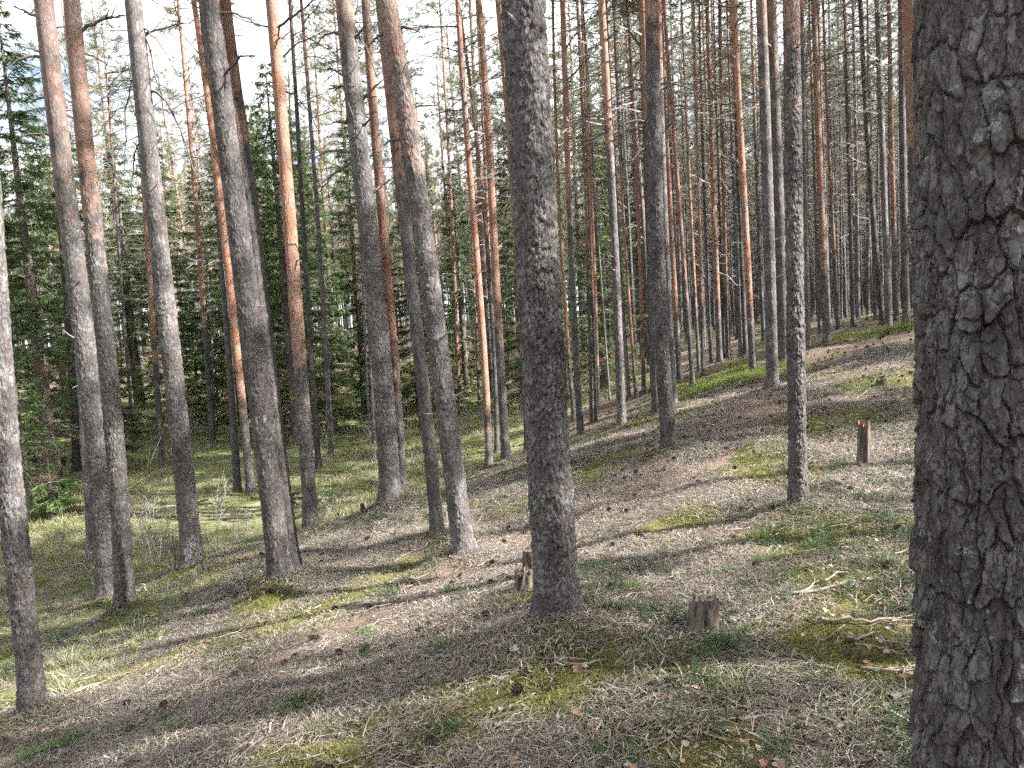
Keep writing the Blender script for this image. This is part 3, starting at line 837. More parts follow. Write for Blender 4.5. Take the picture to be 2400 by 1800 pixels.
# bare branches one can follow in the photograph: tree, row on the trunk, end offset (dx, dy) in px, sag in px (+ bends upward first), pale?, thickness m
BRANCHES = [
 ('T2', 40, -85, -45, 0, 0, .016), ('T2', 135, -92, 42, 26, 0, .018), ('T2', 228, -75, -5, 8, 0, .013), ('T2', 316, -72, -2, 6, 0, .014), ('T2', 128, -60, -22, 4, 0, .010),
 ('T3', 68, 112, -42, 10, 0, .018), ('T3', 105, 60, 30, 4, 0, .010),
 ('T4', 155, -55, 225, 60, 0, .012), ('T4', 288, -45, 160, 35, 0, .012), ('T4', 205, 108, 215, 70, 0, .015), ('T4', 85, 120, -28, 6, 0, .014), ('T4', 20, 45, 190, 20, 0, .013), ('T4', 45, 75, 95, 10, 0, .011), ('T4', 420, 22, 45, 8, 0, .008),
 ('T5', 195, 95, -42, 22, 0, .012), ('T5', 640, -22, -3, 2, 0, .010), ('T5', 30, 110, 40, 15, 0, .011),
 ('T6', 262, -58, 110, 30, 0, .011), ('T6', 70, 140, -70, 0, 0, .013), ('T6', 140, 110, -65, 10, 0, .010), ('T6', 210, 75, 85, 30, 0, .010), ('T6', 60, -90, -25, -6, 0, .010),
 ('T7', 95, -80, -5, 22, 0, .015), ('T7', 205, -62, -48, 14, 0, .014), ('T7', 205, -58, -2, 3, 0, .016), ('T7', 300, -70, -8, 10, 0, .014), ('T7', 385, -105, 52, 22, 0, .016), ('T7', 360, -130, 4, 14, 0, .012), ('T7', 484, -92, -2, 4, 0, .011),
 ('T7', 470, 58, -45, 2, 1, .020), ('T7', 250, 62, -52, 0, 0, .024), ('T7', 312, 45, -40, -3, 0, .016), ('T7', 100, 48, -32, -6, 0, .015), ('T7', 600, 60, -22, -4, 1, .010), ('T7', 30, 60, 150, 20, 0, .012),
 ('T9', 350, -62, -14, 20, 0, .019), ('T9', 65, 62, 14, 8, 0, .014), ('T9', 70, -60, 28, 10, 0, .013), ('T9', 255, 80, -6, 6, 0, .009), ('T9', 360, 55, -18, -4, 1, .008),
 ('T10', 120, -72, -18, 4, 0, .010), ('T10', 130, 85, -90, 5, 0, .010), ('T10', 255, -95, 10, 6, 0, .009), ('T10', 350, 100, -60, -8, 0, .010), ('T10', 160, 90, -30, -4, 0, .009), ('T10', 60, -120, 20, 10, 0, .010),
 ('T11', 110, 60, -45, -8, 0, .010), ('T11', 240, 40, -35, -3, 0, .009),
 ('T12', 700, 42, -4, 2, 0, .010),
 ('M3', 640, -60, 12, 6, 1, .012), ('M3', 700, 55, -10, 4, 1, .012), ('M3', 760, 40, 10, 3, 1, .010), ('M3', 690, -45, 15, 3, 1, .010),
 ('T15', 120, 120, -130, 8, 0, .011), ('T15', 330, 130, -70, -8, 0, .012), ('T15', 190, 95, -75, 0, 0, .011),
 ('T18', 40, 110, -75, 14, 0, .016), ('T18', 100, 38, -32, -4, 0, .014), ('T18', 215, 80, -65, -10, 0, .012), ('T18', 270, -100, 25, 10, 0, .011), ('T18', 310, -120, 60, 10, 0, .012), ('T18', 330, 80, -20, 8, 0, .010),
 ('T22', 118, -42, -68, -6, 0, .022), ('T22', 215, -70, 12, 12, 0, .022), ('T22', 190, -45, -2, 3, 0, .012), ('T22', 260, -38, -4, 3, 0, .014), ('T22', 285, -70, 15, 8, 0, .016), ('T22', 345, -40, 30, 8, 0, .012), ('T22', 290, -28, 40, 6, 0, .010),
 ('T21', 445, -60, 40, 8, 0, .012), ('T21', 195, 95, 4, 8, 0, .014), ('T21', 215, 48, -18, 0, 0, .012), ('T21', 368, 42, -3, 2, 1, .014), ('T21', 440, -55, -14, 4, 0, .009),
 ('R8', 230, -190, -36, 10, 1, .018), ('R8', 245, -190, 22, 14, 0, .014), ('R8', 95, -75, 45, 18, 0, .012), ('R8', 170, 60, 55, 18, 0, .010), ('R8', 60, 85, -40, -6, 0, .010), ('R8', 25, -120, -25, 6, 0, .011),
 ('R16', 60, -80, 40, 6, 0, .014), ('R16', 120, -110, 30, 12, 0, .014), ('R16', 180, -105, 40, 10, 0, .013), ('R16', 225, -100, 10, 12, 0, .013), ('R16', 290, -100, 45, 16, 0, .013), ('R16', 350, -95, 60, 16, 0, .012), ('R16', 100, 60, -40, -4, 0, .012), ('R16', 240, 55, 20, 10, 0, .012), ('R16', 160, 60, -35, -4, 0, .012), ('R16', 320, 50, 25, 10, 0, .012), ('R16', 410, -80, 70, 10, 0, .010),
 ('R20', 85, -14, -12, 1, 0, .014),
]

def stub_mesh(seed):
    rng = np.random.default_rng(seed)
    L = rng.uniform(0.05, 0.16); t = np.linspace(0, 1, 4)
    P = np.stack([t * L - 0.03, rng.normal() * 0.02 * t, 0.3 * t * t * L * rng.uniform(-1, 1.2)], 1)
    V, F = tube(P, 0.010 * (1 - 0.55 * t) * rng.uniform(0.7, 1.3), 6)
    n0 = len(V)
    V = np.concatenate([V, P[-1:] + [[0.012, 0, 0]]])
    return build_mesh('branch_stub', V, [np.stack([n0 - 6 + np.arange(6), n0 - 6 + (np.arange(6) + 1) % 6, np.full(6, n0)], 1), F], [DEADWOOD], None, False)
STUBS = [stub_mesh(k) for k in range(6)]
hv = {2: 5.2, 3: 5.2, 4: 2.7, 1: 4.6}
tree_i = 0
for (key, ft, pts, w, oy, tone, detail, label) in TREES:
    tree_i += 1
    base = BASES[key]
    d = float(base @ FWD)
    qm = at_depth(*pts[min(1, len(pts) - 1)], base[1])
    r = 0.5 * w / FPX * float(qm @ FWD) / 0.99
    H = {'BIG': 21.0}.get(key, 16.5 + (tree_i * 37 % 40) / 10.0)
    if r < 0.06: H *= 0.72
    axis = make_axis(pts, base, H, tree_i)
    TREE_AXIS[key] = axis
    if oy is None: of = 10.0
    else:
        of = at_depth(1200, oy, base[1])[2] - base[2]
        of = max(of, 0.8)
    if detail == 4:
        me = trunk_mesh('trunk', axis, H, r, tree_i, 4, 2.75, 0.28, (0.047, 0.140), 0.030, 380, 0.0038)
    elif detail == 3:
        me = trunk_mesh('trunk', axis, H, r, tree_i, 3, 4.6, 0.34, (0.027, 0.062), 0.014, 150, 0.0085)
    elif detail == 2:
        me = trunk_mesh('trunk', axis, H, r, tree_i, 2, 5.6, 0.34, (0.027, 0.070), 0.012, 96, 0.014)
    elif detail == 1:
        me = trunk_mesh('trunk', axis, H, r, tree_i, 1, 5.0, 0.36, (0.027, 0.07), 0.008, 60, 0.024)
    else:
        me = trunk_mesh('trunk', axis, H, r, tree_i, 0, 0, 0.4)
    root = thing('pine_tree', label, 'pine tree', base.tolist(), 'pines standing along the dune slope and in the valley')
    cz = H * ((0.60 if d < 12 else 0.70) + 0.08 * ((tree_i * 13) % 7) / 7)
    dm = None
    if d > 13 and key not in ('L7', 'M7', 'M1'):
        dm = DEADS[tree_i % 5] if d > 20 else DEADHI[tree_i % 3]
    add_tree_parts(root, axis, H, r, me, of, tone, tree_i, CROWNS[tree_i % 5], cz, dm, 0.85 if r < 0.07 else 1.05, {'T2': .3, 'T3': .5, 'T5': .4, 'T7': .35, 'T9': .35, 'R9': .35, 'R10': .4, 'R11': .4, 'R16': .1, 'R17': .1, 'R19': .4, 'T12': .2, 'T6': .75, 'R8': 1.0, 'L9': 1.0, 'R20': .8}.get(key, 0.75))
    if detail in (1, 2, 3):
        sr = random.Random(tree_i * 5)
        for q in range(5 + tree_i % 4):
            hz = sr.uniform(1.2, 5.5); az = sr.uniform(-3.3, 0.2)
            sx, sy = axis(np.array([hz]))
            rz = r * (1.03 - 0.72 * (hz / H) ** 1.25) * 0.93
            link('branch_stub', STUBS[(q + tree_i) % 6], root, (float(sx[0]) + rz * math.cos(az), float(sy[0]) + rz * math.sin(az), hz), (0, sr.uniform(-0.5, 0.25), az), sr.uniform(0.7, 1.3))
    for bi, (bk, by, dx, dy, sag, pale, th) in enumerate(BRANCHES):
        if bk != key: continue
        # the row on the trunk gives the height, the end offset the reach; the branch also swings towards or away from the viewer
        q0 = at_depth(1200, by, base[1])
        z0 = q0[2] - base[2]
        # follow the roll of the view: correct the height for the column of the trunk
        x0, y0 = axis(np.array([z0]))
        col = 1200 + FPX * (base[0] + x0[0]) / base[1]
        z0 = at_depth(col, by, base[1])[2] - base[2]
        x0, y0 = axis(np.array([z0]))
        sc = base[1] / FPX
        a = np.array([x0[0], y0[0], z0])
        rb = random.Random(bi)
        e = a + np.array([dx * sc, rb.uniform(-0.5, 0.5) * abs(dx) * sc, -dy * sc])
        m1 = a * 0.67 + e * 0.33 + np.array([0, 0, sag * sc * 0.9])
        m2 = a * 0.33 + e * 0.67 + np.array([0, 0, sag * sc])
        bm = branch_mesh([a, m1, m2, e], th * 1.3, PALEWOOD if pale else SILHOUETTE_WOOD, rb.randint(2, 6), bi)
        link('dead_branch', bm, root)

# ------------------------------------------------------------------ the stand behind: one trunk shape of a few, copied
def generic_axis(seed):
    rng = np.random.default_rng(seed)
    a, b, c = rng.normal(size=3)
    def axis(z):
        z = np.maximum(np.asarray(z, float), 0)
        return 0.05 * a * np.sin(z * 0.28 + c) - 0.05 * a * math.sin(c) + 0.012 * b * z, 0.05 * b * np.sin(z * 0.25)
    return axis
GEN = []
for i in range(6):
    ax = generic_axis(i + 50)
    GEN.append((ax, trunk_mesh('trunk', ax, 18.0, 0.105 + 0.012 * (i % 3), 60 + i, 0, 0, 0.35)))

# where the canopy lets the sun through: no crown or trunk of the uncounted wood stands in these shafts of light
GAPS = [on_ground(a, b) for a, b in [(1600, 1770), (1800, 1745), (1980, 1750), (1130, 1320), (90, 1625), (330, 1555), (600, 1200), (2000, 870), (1900, 895), (1680, 905), (2030, 1060)]]
N_GROUND = len(GAPS)
def on_trunk(key, rows):
    b = BASES[key]
    for py in rows:
        z = at_depth(1200, py, b[1])[2] - b[2]
        x, y = TREE_AXIS[key](np.array([z]))
        GAPS.append(np.array([b[0] + x[0], b[1] + y[0], b[2] + z]))
on_trunk('T9', (1200, 1050, 920)); on_trunk('T4', (400, 280)); on_trunk('T6', (540,)); on_trunk('R11', (420,)); on_trunk('T1', (1080,))
GAPR = np.array([0.95] * N_GROUND + [1.0] * (len(GAPS) - N_GROUND))
GAPS = np.array(GAPS)
SVN = np.array(sv)
def in_light(x, y, rc=1.3):
    h = SVN[:2] / np.linalg.norm(SVN[:2])
    rel = np.array([x, y]) - GAPS[:, :2]
    along = rel @ h
    side = np.abs(rel[:, 0] * h[1] - rel[:, 1] * h[0])
    z = GAPS[:, 2] + along * math.tan(math.radians(SUN_EL)) - float(gz0(x, y))
    return bool(np.any((along > 0.5) & (((side < rc * GAPR) & (z > 9.5) & (z < 19.0)) | ((side < 0.3) & (z < 19.0)))))

NEAR_NAMES = {'T1': 'the lichen spotted grey pine', 'T2': 'the tight pair of pines', 'T4': 'the silver grey pine', 'T5': 'the knobbly scarred pine', 'T6': 'the slender sunlit orange pine', 'T7': 'the stubbed grey pine', 'T9': 'the curved leaning pine',
              'T11': 'the slim reddish pair', 'T12': 'the thick straight pine', 'T15': 'the slim grey slope pine', 'T18': 'the flared grey pine', 'T21': 'the scaly dark pine', 'R1': 'the leaning slim pine', 'R5': 'the red bank pine', 'R8': 'the bright orange pine',
              'R9': 'the reddish mound pine', 'R11': 'the flaky straight pine', 'R13': 'the lone ridge pine', 'R15b': 'the dark crest pine', 'R16': 'the leaning crest pine', 'BIG': 'the massive plated trunk'}
NEAR_COL = {t[0]: min(t[2], key=lambda q: abs(q[1] - 700))[0] for t in TREES if t[0] in NEAR_NAMES}
def behind(col):
    return 'behind ' + NEAR_NAMES[min(NEAR_COL, key=lambda k: abs(NEAR_COL[k] - col))]

RND = random.Random(11)
placed = [tuple(p[:2]) for p in BASES.values()]
FILL = []
def try_place(x, y, mind):
    for (a, b) in placed:
        if (a - x) ** 2 + (b - y) ** 2 < mind * mind: return False
    placed.append((x, y))
    return True

def px_of(x, y, z=0.0):
    v = np.linalg.inv(R3) @ np.array([x, y, z])
    return 1200 + FPX * v[0] / -v[2], 900 - FPX * v[1] / -v[2]

n_pine = 0
tries = 0
while n_pine < 224 and tries < 9000:
    tries += 1
    y = 22 + 62 * RND.random() ** 0.8
    x = RND.uniform(-0.70, 0.70) * y
    frac = x / y
    if frac > 0.12:
        if y < 27 and frac > 0.2: continue
        md = 1.75
    elif frac > -0.15:
        if y < 25: continue
        md = 2.1
    else:
        if y < 24: continue
        md = 2.5
        if RND.random() < 0.35: continue
    if frac > 0.545 and RND.random() < 0.8: continue       # behind the massive trunk
    if frac > 0.3 and in_light(x, y): continue
    if try_place(x, y, md):
        n_pine += 1
        FILL.append((x, y, frac))

for i, (x, y, frac) in enumerate(FILL):
    z = float(gz(x, y))
    right = frac > 0.10
    bh = behind(px_of(x, y, z + 2.0)[0])
    young = RND.random() < (0.12 if right else 0.36)
    sc = RND.uniform(0.82, 1.12)
    if right:
        lab, grp = 'slender pine in the dense stand beyond the ridge, ' + bh, 'pines of the dense stand beyond the ridge'
    if right and young:
        lab, grp = 'young low crowned pine of the stand beyond the ridge, ' + bh, 'young pines in the dense stand beyond the ridge'
        sc = RND.uniform(0.62, 0.8)
    elif right: pass
    elif young:
        lab, grp = 'young pine with low green crown across the valley, ' + bh, 'young pines among the valley spruces'
        sc = RND.uniform(0.6, 0.78)
    else:
        lab, grp = 'tall thin pine in the mixed valley wood, ' + bh, 'pines in the mixed wood across the valley'
    root = thing('pine_tree', lab, 'pine tree', (x, y, z), grp, (RND.gauss(0, 0.012), RND.gauss(-0.01, 0.014), RND.random() * 6.28), sc)
    ax, me = GEN[i % 6]
    thick = RND.uniform(0.75, 1.2)
    cz = 18.0 * ((RND.uniform(0.55, 0.70) if right else RND.uniform(0.42, 0.60)) if not young else 0.30)
    tr = add_tree_parts(root, ax, 18.0, 0.1, me, RND.uniform(7.5, 13.0) if frac > 0.28 else RND.uniform(4.0, 9.5), RND.uniform(-0.05, 0.45), i + 900, (YOUNG if young else CROWNS)[i % (3 if young else 5)], cz,  # tone mostly raised to suggest sun on the far trunks
                        DEADS[(i * 7) % 5] if not young else DEADHI[i % 3], RND.uniform(0.65, 0.9) if right else RND.uniform(0.8, 1.1), RND.uniform(0.1, 0.4) if right else RND.uniform(0.25, 0.65))
    tr.scale = (thick, thick, 1)

# ------------------------------------------------------------------ spruces
SPR = [(700, 24, 0, 1.0, 'tall dark spruce with brown dead lower boughs, alone before the pines'), (128, 19.5, 2, 0.95, 'dark spruce with stout trunk and pinkish resin at its foot'),
       (40, 25, 0, 1.0, None), (232, 28, 1, 1.0, None), (420, 27, 1, 1.0, None), (560, 30, 0, .9, None), (330, 35, 2, .95, None), (860, 30, 1, 1.05, None), (985, 31, 0, .85, None),
       (1095, 33, 1, .9, None), (1230, 28, 0, .88, None), (1300, 34, 1, 1.05, None), (1417, 29, 0, .92, None), (1520, 36, 2, .85, None), (780, 27, 1, .85, None), (655, 27, 1, 1.05, None), (735, 29, 0, 1.0, None), (605, 26, 1, .8, None), (640, 33, 2, .95, None), (160, 32, 0, 1.05, None),
       (505, 34, 1, .95, None), (1160, 38, 0, .9, None), (75, 16.5, 3, .8, 'small bright spruce low beside the grey lichen covered pine'), (270, 22, 3, .95, 'small spruce standing behind the tight pair of pines'), (470, 30, 3, 1.0, 'small spruce in sun flecks on the valley moss'), (905, 26, 3, .9, 'small spruce under the stubbed grey pine'), (1040, 29, 3, 1.1, 'small spruce beneath the slim reddish pines')]
SPR_T = []
for i, h in enumerate(SPRUCE_H):
    z = np.linspace(-0.2, h * 0.98, 14)
    V, F = tube(np.stack([0 * z, 0 * z, z], 1), 0.016 * h * (1.02 - np.clip(z / h, 0, 1)) * (1 + 0.4 * np.exp(-np.maximum(z, 0) / 0.25)), 10)
    SPR_T.append(build_mesh('trunk', V, F, [SPRUCE_BARK], None, True))
for i, (px, Y, v, sc, lab) in enumerate(SPR):
    p = foot(px, Y)
    root = thing('spruce_tree', lab or 'dark green spruce across the valley, ' + behind(px), 'spruce tree', p.tolist(), 'spruces across the valley', (0, 0, i * 1.7), sc)
    link('trunk', SPR_T[v], root)
    link('crown', SPRUCES[v], root)
for i, (px, py, s, lab) in enumerate([(762, 1195, 0.75, 'knee high spruce seedling beside the slender orange pine'), (690, 1188, 0.6, 'tiny dark spruce seedling behind the scarred pine'), (128, 1215, 1.5, 'spruce sapling in front of the stout spruce trunk'), (95, 1120, 1.8, 'bright green spruce sapling at the valley edge')]):
    p = on_ground(px, py)
    root = thing('spruce_sapling', lab, 'sapling', p.tolist(), 'spruce saplings', (0, 0, i), s)
    z = np.linspace(-0.05, 1.0, 6)
    V, F = tube(np.stack([0 * z, 0 * z, z], 1), 0.012 * (1.1 - z), 6)
    link('trunk', build_mesh('trunk', V, F, [SPRUCE_BARK], None, True), root)
    link('crown', SAPLING, root)

# ------------------------------------------------------------------ ground sheet
def seg_dist(x, y, poly):
    d = np.full(np.shape(x), 1e9)
    for (a, b) in zip(poly[:-1], poly[1:]):
        v = b - a
        t = np.clip(((x - a[0]) * v[0] + (y - a[1]) * v[1]) / (v @ v), 0, 1)
        d = np.minimum(d, np.hypot(x - a[0] - t * v[0], y - a[1] - t * v[1]))
    return d
PATH = [on_ground(*q)[:2] for q in [(60, 1790), (420, 1650), (760, 1520), (1150, 1300), (1420, 1200), (1600, 1080), (1720, 960), (1850, 870), (2000, 800)]]
MOSSY = [(on_ground(a, b)[:2], r) for a, b, r in [(1250, 1590, .75), (1080, 1620, .45), (1400, 1650, .5), (740, 1440, .65), (560, 1490, .6), (640, 1415, .45), (90, 1735, .4), (1960, 1360, .7), (1850, 1130, .7), (1740, 1075, .8),
          (1900, 1270, .8), (1230, 1400, .35), (320, 1580, .6), (1560, 1560, .5), (2120, 1620, .4), (1500, 1060, .7), (1990, 1000, 1.0), (2100, 900, 1.0), (1650, 1730, .3), (1900, 1520, .5), (260, 1470, .4)]]

def masks(x, y):
    z0 = gz0(x, y)
    pn = fbm(x * 1.1, y * 1.1, 3.0, 3, 31) - 0.5
    path = 1 - sstep(0.35, 1.05, seg_dist(x, y, PATH) + pn * 0.8)
    green = sstep(-2.82, -3.12, z0 + pn * 0.5) * (y > 3)
    moss = sstep(0.50, 0.66, fbm(x * 0.9, y * 0.9, 0.0, 4, 77)) * 0.8
    for (c, r) in MOSSY:
        moss = np.maximum(moss, 1.05 * np.exp(-(((x - c[0]) ** 2 + (y - c[1]) ** 2) / (r * r)) ** 1.3) + pn * 0.4)
    moss = np.clip(moss * (1 - path * 0.75), 0, 1) * (1 - green)
    return path, moss, np.clip(green, 0, 1)

def graded(lo, d0, d1, hi, step, g):
    c = list(np.arange(d0, d1, step))
    s = step; v = d1
    up = []
    while v < hi:
        up.append(v); s *= g; v += s
    s = step; v = d0 - step
    dn = []
    while v > lo:
        dn.append(v); s *= g; v -= s
    return np.array(dn[::-1] + c + up)
gx = graded(-150, -6.5, 5.5, 160, 0.045, 1.07)
gy = graded(-40, 1.8, 13, 220, 0.045, 1.05)
GX, GY = np.meshgrid(gx, gy, indexing='ij')
GZ = gz(GX, GY) + (fbm(GX * 11, GY * 11, 0, 3, 41) - 0.5) * 0.035 * (np.hypot(GX, GY) < 30)
pth, mos, grn = masks(GX, GY)
GZ = GZ + 0.02 * mos * (0.4 + fbm(GX * 7, GY * 7, 0, 2, 43)) - 0.025 * pth
ny = len(gy)
i = np.arange(len(gx) - 1)[:, None] * ny
j = np.arange(ny - 1)[None]
GF = np.stack([i + j, i + ny + j, i + ny + j + 1, i + j + 1], -1).reshape(-1, 4)
ground = link('ground', build_mesh('ground', np.stack([GX, GY, GZ], -1).reshape(-1, 3), GF, [GROUND], None, True, {'moss': mos.ravel(), 'green': grn.ravel(), 'path': pth.ravel()}))
tag(ground, kind='structure')

def gsurf(x, y):
    """height of the sheet itself, by bilinear lookup"""
    x, y = np.asarray(x, float), np.asarray(y, float)
    i = np.clip(np.searchsorted(gx, x) - 1, 0, len(gx) - 2)
    j = np.clip(np.searchsorted(gy, y) - 1, 0, len(gy) - 2)
    u = (x - gx[i]) / (gx[i + 1] - gx[i]); v = (y - gy[j]) / (gy[j + 1] - gy[j])
    return GZ[i, j] * (1 - u) * (1 - v) + GZ[i + 1, j] * u * (1 - v) + GZ[i, j + 1] * (1 - u) * v + GZ[i + 1, j + 1] * u * v

def gnorm(x, y, e=0.12):
    a = (gsurf(x + e, y) - gsurf(x - e, y)) / (2 * e)
    b = (gsurf(x, y + e) - gsurf(x, y - e)) / (2 * e)
    n = np.stack([-a, -b, np.ones_like(a)], -1)
    return n / np.linalg.norm(n, axis=-1, keepdims=True)

def eulers(nrm, phi):
    z = nrm
    x = np.stack([np.cos(phi), np.sin(phi), 0 * phi], -1)
    x = x - z * (x * z).sum(-1, keepdims=True)
    x /= np.linalg.norm(x, axis=-1, keepdims=True)
    y = np.cross(z, x)
    return np.stack([np.arctan2(y[..., 2], z[..., 2]), -np.arcsin(np.clip(x[..., 2], -1, 1)), np.arctan2(x[..., 1], x[..., 0])], -1)

# ------------------------------------------------------------------ scattering of uncountable things (instances of small clumps)
def scatter(name, P, E, S, sources, label, cat, seed=0):
    P = np.asarray(P, np.float32)
    me = bpy.data.meshes.new(name)
    me.vertices.add(len(P))
    me.vertices.foreach_set('co', P.ravel())
    a = me.attributes.new('rot', 'FLOAT_VECTOR', 'POINT'); a.data.foreach_set('vector', np.asarray(E, np.float32).ravel())
    a = me.attributes.new('scl', 'FLOAT', 'POINT'); a.data.foreach_set('value', np.asarray(S, np.float32))
    a = me.attributes.new('pick', 'INT', 'POINT'); a.data.foreach_set('value', np.random.default_rng(seed).integers(0, len(sources), len(P)).astype(np.int32))
    o = link(name, me)
    tag(o, label, cat, kind='stuff')
    ng = bpy.data.node_groups.new(name + '_scatter', 'GeometryNodeTree')
    ng.interface.new_socket('Geometry', in_out='INPUT', socket_type='NodeSocketGeometry')
    ng.interface.new_socket('Geometry', in_out='OUTPUT', socket_type='NodeSocketGeometry')
    n, l = ng.nodes, ng.links
    gi, go = n.new('NodeGroupInput'), n.new('NodeGroupOutput')
    iop = n.new('GeometryNodeInstanceOnPoints')
    jn = n.new('GeometryNodeJoinGeometry')
    for s in sources:
        oi = n.new('GeometryNodeObjectInfo')
        oi.inputs['Object'].default_value = s
        oi.inputs['As Instance'].default_value = True
        l.new(oi.outputs['Geometry'], jn.inputs[0])
    def na(nm, ty, out):
        x = n.new('GeometryNodeInputNamedAttribute'); x.data_type = ty; x.inputs['Name'].default_value = nm
        return x.outputs['Attribute']
    l.new(gi.outputs[0], iop.inputs['Points'])
    l.new(jn.outputs[0], iop.inputs['Instance'])
    iop.inputs['Pick Instance'].default_value = True
    l.new(na('pick', 'INT', 0), iop.inputs['Instance Index'])
    e2r = n.new('FunctionNodeEulerToRotation')
    l.new(na('rot', 'FLOAT_VECTOR', 0), e2r.inputs[0])
    l.new(e2r.outputs[0], iop.inputs['Rotation'])
    l.new(na('scl', 'FLOAT', 0), iop.inputs['Scale'])
    l.new(iop.outputs[0], go.inputs[0])
    md = o.modifiers.new('scatter', 'NODES')
    md.node_group = ng
    return o

def src(name, me):
    return bpy.data.objects.new(name, me)          # shape for the scatter only, never part of the scene itself

def wedge(n, r0, r1, fall, rng, half=44):
    """positions over the ground in front of the camera, thinning out with distance"""
    k = 2.0 - fall
    u = rng.random(n)
    r = (r0 ** k + u * (r1 ** k - r0 ** k)) ** (1 / k) if abs(k) > 1e-6 else r0 * (r1 / r0) ** u
    a = np.radians(rng.uniform(-half, half, n))
    return r * np.sin(a), r * np.cos(a)

RG = np.random.default_rng(5)
# --- wood around: unseen pines up the dune, arranged and thickened to shade the slope, and the far mass beyond the counted trees
def wood_tree(seed, H, cz, r, twin=True, slim=1.0):
    cr = (CROWNS if twin else YOUNG)[seed % (5 if twin else 3)]
    V = np.empty(len(cr.vertices) * 3, np.float32); cr.vertices.foreach_get('co', V); V = V.reshape(-1, 3).copy()
    if twin:  # second crown laid over the first for denser shade
        U = V[:, [1, 0, 2]] * [-1.1, 1.1, 1.0]; U[:, 2] += 0.3
        nV = len(V); V = np.concatenate([V, U])
    V[:, :2] *= slim
    V[:, 2] = V[:, 2] * (H - cz) / 7.5 + cz - 5.0
    T = np.array([p.vertices[:] for p in cr.polygons if len(p.vertices) == 3], int)
    Q = np.array([p.vertices[:] for p in cr.polygons if len(p.vertices) == 4], int)
    if twin:
        T, Q = np.concatenate([T, T + nV]), np.concatenate([Q, Q + nV])
    dw = DEADS[seed % 5]
    V2 = np.empty(len(dw.vertices) * 3, np.float32); dw.vertices.foreach_get('co', V2); V2 = V2.reshape(-1, 3).copy(); V2[:, 2] -= 5.0
    Q2 = np.array([p.vertices[:] for p in dw.polygons], int)
    z = np.linspace(-0.3, H, 14)
    V3, Q3 = tube(np.stack([0.04 * np.sin(z * 0.3 + seed), 0 * z, z - 5.0], 1), r * (1.05 - 0.75 * np.clip(z / H, 0, 1)), 9)
    n1, n2 = len(V), len(V) + len(V2)
    return build_mesh('wood', np.concatenate([V, V2, V3]), [T, Q, Q2 + n1, Q3 + n2], [PINE_N, LIMB, DEADWOOD, BARK],
                      np.concatenate([np.zeros(len(T)), np.ones(len(Q)), np.full(len(Q2), 2), np.full(len(Q3), 3)]), True)
WOODS = [src('wood_shape', wood_tree(i, 18.0, 10.5 + 0.6 * i, 0.12)) for i in range(4)]
wr = random.Random(21)
WP = []
def wood_spot(x, y, md):
    if all((a - x) ** 2 + (b - y) ** 2 > md * md for a, b in WP) and try_place(x, y, md):
        WP.append((x, y))
SHADE = [on_ground(a, b) for a, b in [(300, 1700), (650, 1590), (950, 1520), (1280, 1480), (1480, 1560), (1600, 1400), (1800, 1300), (1700, 1150), (1250, 1230)]]
for q in SHADE:                                # extra unseen pines, added so their crowns shade these points
    for hh in (13.0,):
        tt_ = (hh + 0.8) / math.tan(math.radians(SUN_EL))
        x, y = q[0] + SVN[0] / math.hypot(SVN[0], SVN[1]) * tt_, q[1] + SVN[1] / math.hypot(SVN[0], SVN[1]) * tt_
        if x > 0.70 * y + 2.0 and not in_light(x, y, 0.6): wood_spot(x, y, 1.6)
k = 0
while k < 6500:
    k += 1
    y = wr.uniform(-8, 48); x = wr.uniform(2.5, 46)
    if x < 0.70 * y + 2.4 or in_light(x, y): continue
    wood_spot(x, y, 2.9 if y < 22 else 4.3)
for k in range(500):
    y = wr.uniform(-10, 30); x = wr.uniform(-34, -4)
    if x > -0.70 * y - 2.5 or y < -2: continue
    wood_spot(x, y, 4.2)
NEAR = np.array(WP)
WP = []
for k in range(5200):
    y = wr.uniform(52, 140); x = wr.uniform(-0.78, 0.78) * y
    if x < 0.15 * y and y < 76: continue
    wood_spot(x, y, 2.3)
FAR = np.array(WP)
POLES = []
for k in range(9000):
    y = wr.uniform(33, 110); x = wr.uniform(0.13, 0.60) * y
    if try_place(x, y, 1.55): POLES.append((x, y))
POLES = np.array(POLES)
ps = RG.uniform(0.8, 1.15, len(POLES))
scatter('pole_forest', np.stack([POLES[:, 0], POLES[:, 1], gz(POLES[:, 0], POLES[:, 1]) + 5.0 * ps], 1), np.stack([RG.normal(size=len(ps)) * 0.012, RG.normal(size=len(ps)) * 0.012, RG.random(len(ps)) * 6.28], 1), ps,
        [src('pole_shape', wood_tree(i, 17.0, 12.5, 0.062 + 0.012 * i, False, 0.5)) for i in range(3)], 'tight screen of thin straight grey pine stems beyond the ridge crest', 'pine forest', 14)
FARW = [src('far_wood_shape', wood_tree(i, 17.5 - i, (6.5, 9.5, 10.5)[i], 0.12, False)) for i in range(3)]
fs = RG.uniform(0.8, 1.15, len(FAR))
scatter('pine_forest', np.stack([FAR[:, 0], FAR[:, 1], gz(FAR[:, 0], FAR[:, 1]) + 5.0 * fs], 1), np.stack([0 * fs, 0 * fs, RG.random(len(FAR)) * 6.28], 1), fs, FARW,
        'far mass of pines closing off the wood beyond the counted trunks', 'pine forest', 13)
WX = NEAR
wz = gz(WX[:, 0], WX[:, 1])
ws = RG.uniform(0.9, 1.15, len(WX))
scatter('unseen_pine_wood', np.stack([WX[:, 0], WX[:, 1], wz + 5.0 * ws], 1), np.stack([RG.normal(size=len(WX)) * 0.01, RG.normal(size=len(WX)) * 0.01, RG.random(len(WX)) * 6.28], 1), ws, WOODS,
        'unseen pine wood up the dune, arranged to shade the slope', 'pine wood', 3)

